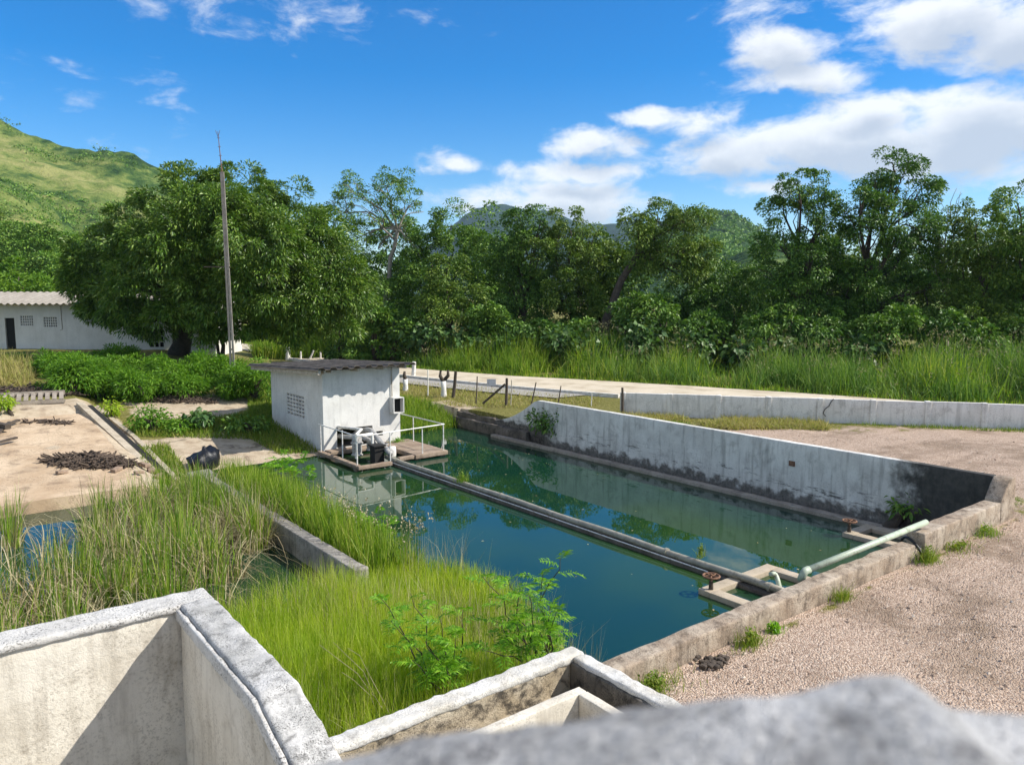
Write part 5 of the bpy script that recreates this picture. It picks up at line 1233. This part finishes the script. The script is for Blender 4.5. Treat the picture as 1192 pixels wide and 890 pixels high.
for i, (x, y, rx, ry, lf, nm, lb, yb) in enumerate([(172, 487, 24, 14, 'leucaena', 'leafy_shrub', 'low leafy green shrub at the left end of the pale sand', 502), (205, 494, 26, 9, 'leucaena', 'leafy_shrub', 'spreading low shrub under the pale sand', 502),
                                                    (231, 486, 13, 13, 'castor', 'castor_plant', 'small broad-leaved plant alone on the front of the pale sand', 500), (285, 492, 34, 10, 'tree_mid', 'leafy_shrub', 'dark low shrub in the shade left of the pump house', 504),
                                                    (124, 474, 9, 12, 'limegreen', 'lime_sapling', 'lime yellow sapling at the upper end of the drain', 486), (5, 470, 8, 9, 'limegreen', 'lime_sapling', 'lime yellow sapling at the left end of the slotted drain', 482),
                                                    (638, 492, 24, 16, 'tree_dark', 'wall_bush', 'dark bush growing from the ledge under the curved wall end', 512), (1046, 588, 30, 8, 'tree_mid', 'wall_creeper', 'green creeper at the foot of the blackened wall', 604)]):
    q = on(x, yb) if nm[:4] != 'wall' else (np.array([17.95, 21.6, .1]) if nm == 'wall_bush' else np.array([18.1, 8.3, .1]))
    Yb = float(q[:2] @ AF[:2])
    bush(nm, lb, 'plant' if 'sapling' in nm or 'castor' in nm or 'creeper' in nm else 'shrub', x, y, Yb, rx, ry, lf, 190 + i, None, n=4, dens=7.0 if rx < 30 else 4.5, per=16, L=.15 if nm != 'castor_plant' else .22, Wd=.07 if nm != 'castor_plant' else .2, cl=.13, droop=.3, shell=.5)

def frond(sp, rng, base, d, L, npin, pl, lw):
    """twice-feathered leaf: curved rachis, paired pinnae, tiny leaflets as narrow quads"""
    d = unit(np.array(d)); side = unit(np.cross(d, [0, 0, 1])); nrm = np.cross(side, d); pts = []
    for k in range(npin + 1):
        t = k / npin; pts.append(np.array(base) + d * L * t - np.array([0, 0, 1.0]) * L * .32 * t * t)
    pts = np.array(pts); sp.strips((pts - side * .003)[None], (pts + side * .003)[None])
    for k in range(1, npin + 1):
        sc = math.sin(math.pi * (.26 + .60 * k / npin)) ** .8
        for q in (-1, 1):
            D = (side * q * .95 + d * .5 + nrm * rng.normal(.05, .12) - np.array([0, 0, .1]))[None]
            sp.quads(leaf_quads(rng, pts[k][None], D, nrm[None] + rng.normal(0, .25, (1, 3)), pl * sc, lw, .22))
def sapling(name, label, cat, base, tips, seed, L=.26, npin=9, pl=.1, lw=.02, nf=9, group=None, r0=.014, leaf='frond'):
    rng = np.random.default_rng(seed); base = np.array(base); o = thing(name, label, cat, base, group); mb = MB(); sp = Soup()
    for (x, y, Y) in tips:
        tip = at(x, y, Y); pts = limb(mb, base, tip, r0, r0 * .25, rng, 7, .05)
        for k in range(nf):
            f = .38 + .62 * (k + .5) / nf; i = min(int(f * 7), 6); p = np.array(pts[i]) + (np.array(pts[i + 1]) - np.array(pts[i])) * (f * 7 - i)
            a = k * 2.4 + rng.uniform(0, 1); el = rng.uniform(.1, .7) + .5 * (f > .9)
            frond(sp, rng, p, (math.cos(a) * math.cos(el), math.sin(a) * math.cos(el), math.sin(el)), L * rng.uniform(.75, 1.15) * (1.05 - .3 * f), npin, pl, lw)
    mb.build('stem', C['bark'], o, smooth=True); sp.build('foliage', C[leaf], o)
    return o
GS = 'feathery saplings in front of the water'
sapling('leucaena_sapling', 'feathery green sapling reaching out over the water beside the rushes', 'sapling', (6.45, 7.6, .1), [(652, 648, 9.2), (632, 668, 9.3), (648, 712, 9.1), (615, 690, 9.0), (640, 705, 9.4), (590, 672, 9.3), (600, 725, 8.9), (572, 720, 9.1), (630, 735, 9.0), (560, 668, 9.6), (560, 755, 8.8)], 301, .40, 11, .13, .022, 8, GS)
sapling('leucaena_sapling', 'feathery green sapling growing up through the middle of the rushes', 'sapling', (5.0, 7.6, .1), [(478, 690, 8.9), (440, 692, 9.2), (510, 715, 8.9), (455, 722, 8.8), (495, 745, 8.7), (530, 742, 8.8), (540, 705, 9.2), (520, 775, 8.5), (480, 768, 8.6)], 302, .38, 11, .125, .021, 8, GS)
sapling('leucaena_sapling', 'feathery green sapling at the water edge below the house reflection', 'sapling', (7.5, 14.6, .0), [(440, 598, 16.2), (418, 604, 16.4), (456, 608, 16.0), (430, 615, 16), (405, 598, 16.6)], 303, .40, 8, .14, .035, 9, GS)
sapling('leucaena_sapling', 'feathery green sapling at the far end of the cattails near the pump house', 'sapling', (7.9, 22.0, .0), [(330, 532, 24.0), (352, 535, 23.8), (340, 548, 23.5), (320, 545, 24), (362, 550, 23.6)], 304, .5, 7, .17, .05, 9, GS)
# dead stalk in the rushes, tufts on the kerb, weeds on pipe and beam
mb = MB(); b_ = np.array([4.3, 7.6, .1])
for (x, y) in ((388, 735), (398, 770), (372, 738), (405, 742)): limb(mb, b_, at(x, y + 12, 8.4), .005, .002, np.random.default_rng(x), 5, .06)
tag(mb.build('dead_weed', C['straw']), 'bare dead weed stalks sticking out of the rushes', 'dead weed')
def tuft(name, label, p, n, h, sprd, leaf, group=None, leafy=0):
    rng = np.random.default_rng(int(p[0] * 100 + p[1] * 10)); sp = Soup(); q = np.repeat(np.array(p)[None], n, 0) + rng.normal(0, sprd, (n, 3)) * np.array([1, .55, 0])
    blades(sp, rng, q, rng.uniform(.4, 1, n) * h, .010, .4, .5, 3, .3)
    if leafy:
        P = np.repeat(np.array(p)[None], leafy, 0) + rng.normal(0, 1, (leafy, 3)) * np.array([sprd * .3, sprd * .22, h * .2]) + np.array([0, 0, h * .45])
        sp.quads(leaf_quads(rng, P, rng.normal(0, 1, P.shape), rng.normal(0, .5, P.shape) + np.array([0, 0, 1]), .045, .025))
    return tag(sp.build(name, C[leaf]), label, 'weed', group)
GT = 'weed tufts at the foot of the kerb'
tuft('weed_tuft', 'leafy weed tuft at the near corner of the kerb beside the channel', (6.75, 5.9, .75), 260, .26, .26, 'lawn', GT, 500)
tuft('weed_tuft', 'bushy weed tuft at the kerb foot facing the lower end of the long pipe', (8.75, 5.92, .75), 200, .26, .16, 'lawn', GT, 350)
tuft('weed_tuft', 'bright green leafy weed just right of the bushy tuft at the kerb', (9.35, 5.95, .75), 60, .16, .13, 'frond', GT, 420)
tuft('weed_tuft', 'upright grass tuft at the kerb foot below the elbow of the green pipe', (11.25, 5.98, .75), 170, .3, .10, 'lawn', GT)
tuft('weed_tuft', 'grass tuft in the broken gap of the kerb by the black hose', (14.15, 5.95, .75), 260, .36, .14, 'lawn', GT, 120)
tuft('weed_tuft', 'green weed tuft against the taller kerb block', (15.3, 5.9, .75), 140, .2, .28, 'lawn', GT, 260)
tuft('weed_tuft', 'darker weed tuft at the far end of the taller kerb block', (16.7, 5.95, .75), 200, .26, .22, 'cattail', GT, 160)
tuft('pipe_weed', 'grassy tuft growing on the beam of the long pipe', (12.15, 18.0, .2), 130, .42, .12, 'cattail', None, 140)
tuft('pipe_weed', 'small yellow weed growing on the pipe beside the sluice frame', (12.35, 9.6, .22), 40, .32, .08, 'lawn', None, 120)
tuft('yard_weed', 'little weed alone on the gravel in front of the kerb', tuple(on(852, 727)), 60, .10, .10, 'lawn', None, 90)
tuft('deck_weed', 'small green weed growing from the pump deck against the wall', (13.7, 24.5, .2), 80, .2, .2, 'frond', None, 200)
# crumbled soil by the kerb
mb = MB(); rr = random.Random(4)
for k in range(40):
    p = (7.85 + rr.gauss(0, .14), 5.9 + rr.gauss(0, .06), .76 + abs(rr.gauss(0, .03))); s = rr.uniform(.012, .05)
    mb.rough(p[0] - s, p[0] + s, p[1] - s, p[1] + s, p[2] - s * .6, p[2] + s * .6, s, s * .5, s * .4, 20, seed=k)
tag(mb.build('soil_heap', C['darkwood']), 'small crumbled heap of dark soil at the kerb foot', 'heap')

# ------------------------------------------------------------------ air: one even box of thin haze round everything, the sky lies outside it
m = bpy.data.materials.new('thin_air'); m.use_nodes = True; tt = NT(m.node_tree); m.node_tree.nodes.remove(m.node_tree.nodes['Principled BSDF'])
pv = tt.n('ShaderNodeVolumePrincipled', {'Color': (.58, .80, 1.0), 'Density': 0.9e-4, 'Anisotropy': .1}); tt.L.new(pv.outputs[0], m.node_tree.nodes['Material Output'].inputs['Volume'])
mb = MB(); mb.box(-4600, 4600, -4600, 4600, -30, 420)
hz_ = stuff(mb.build('haze', m), 'faint bluish haze over the far mountain', 'haze')
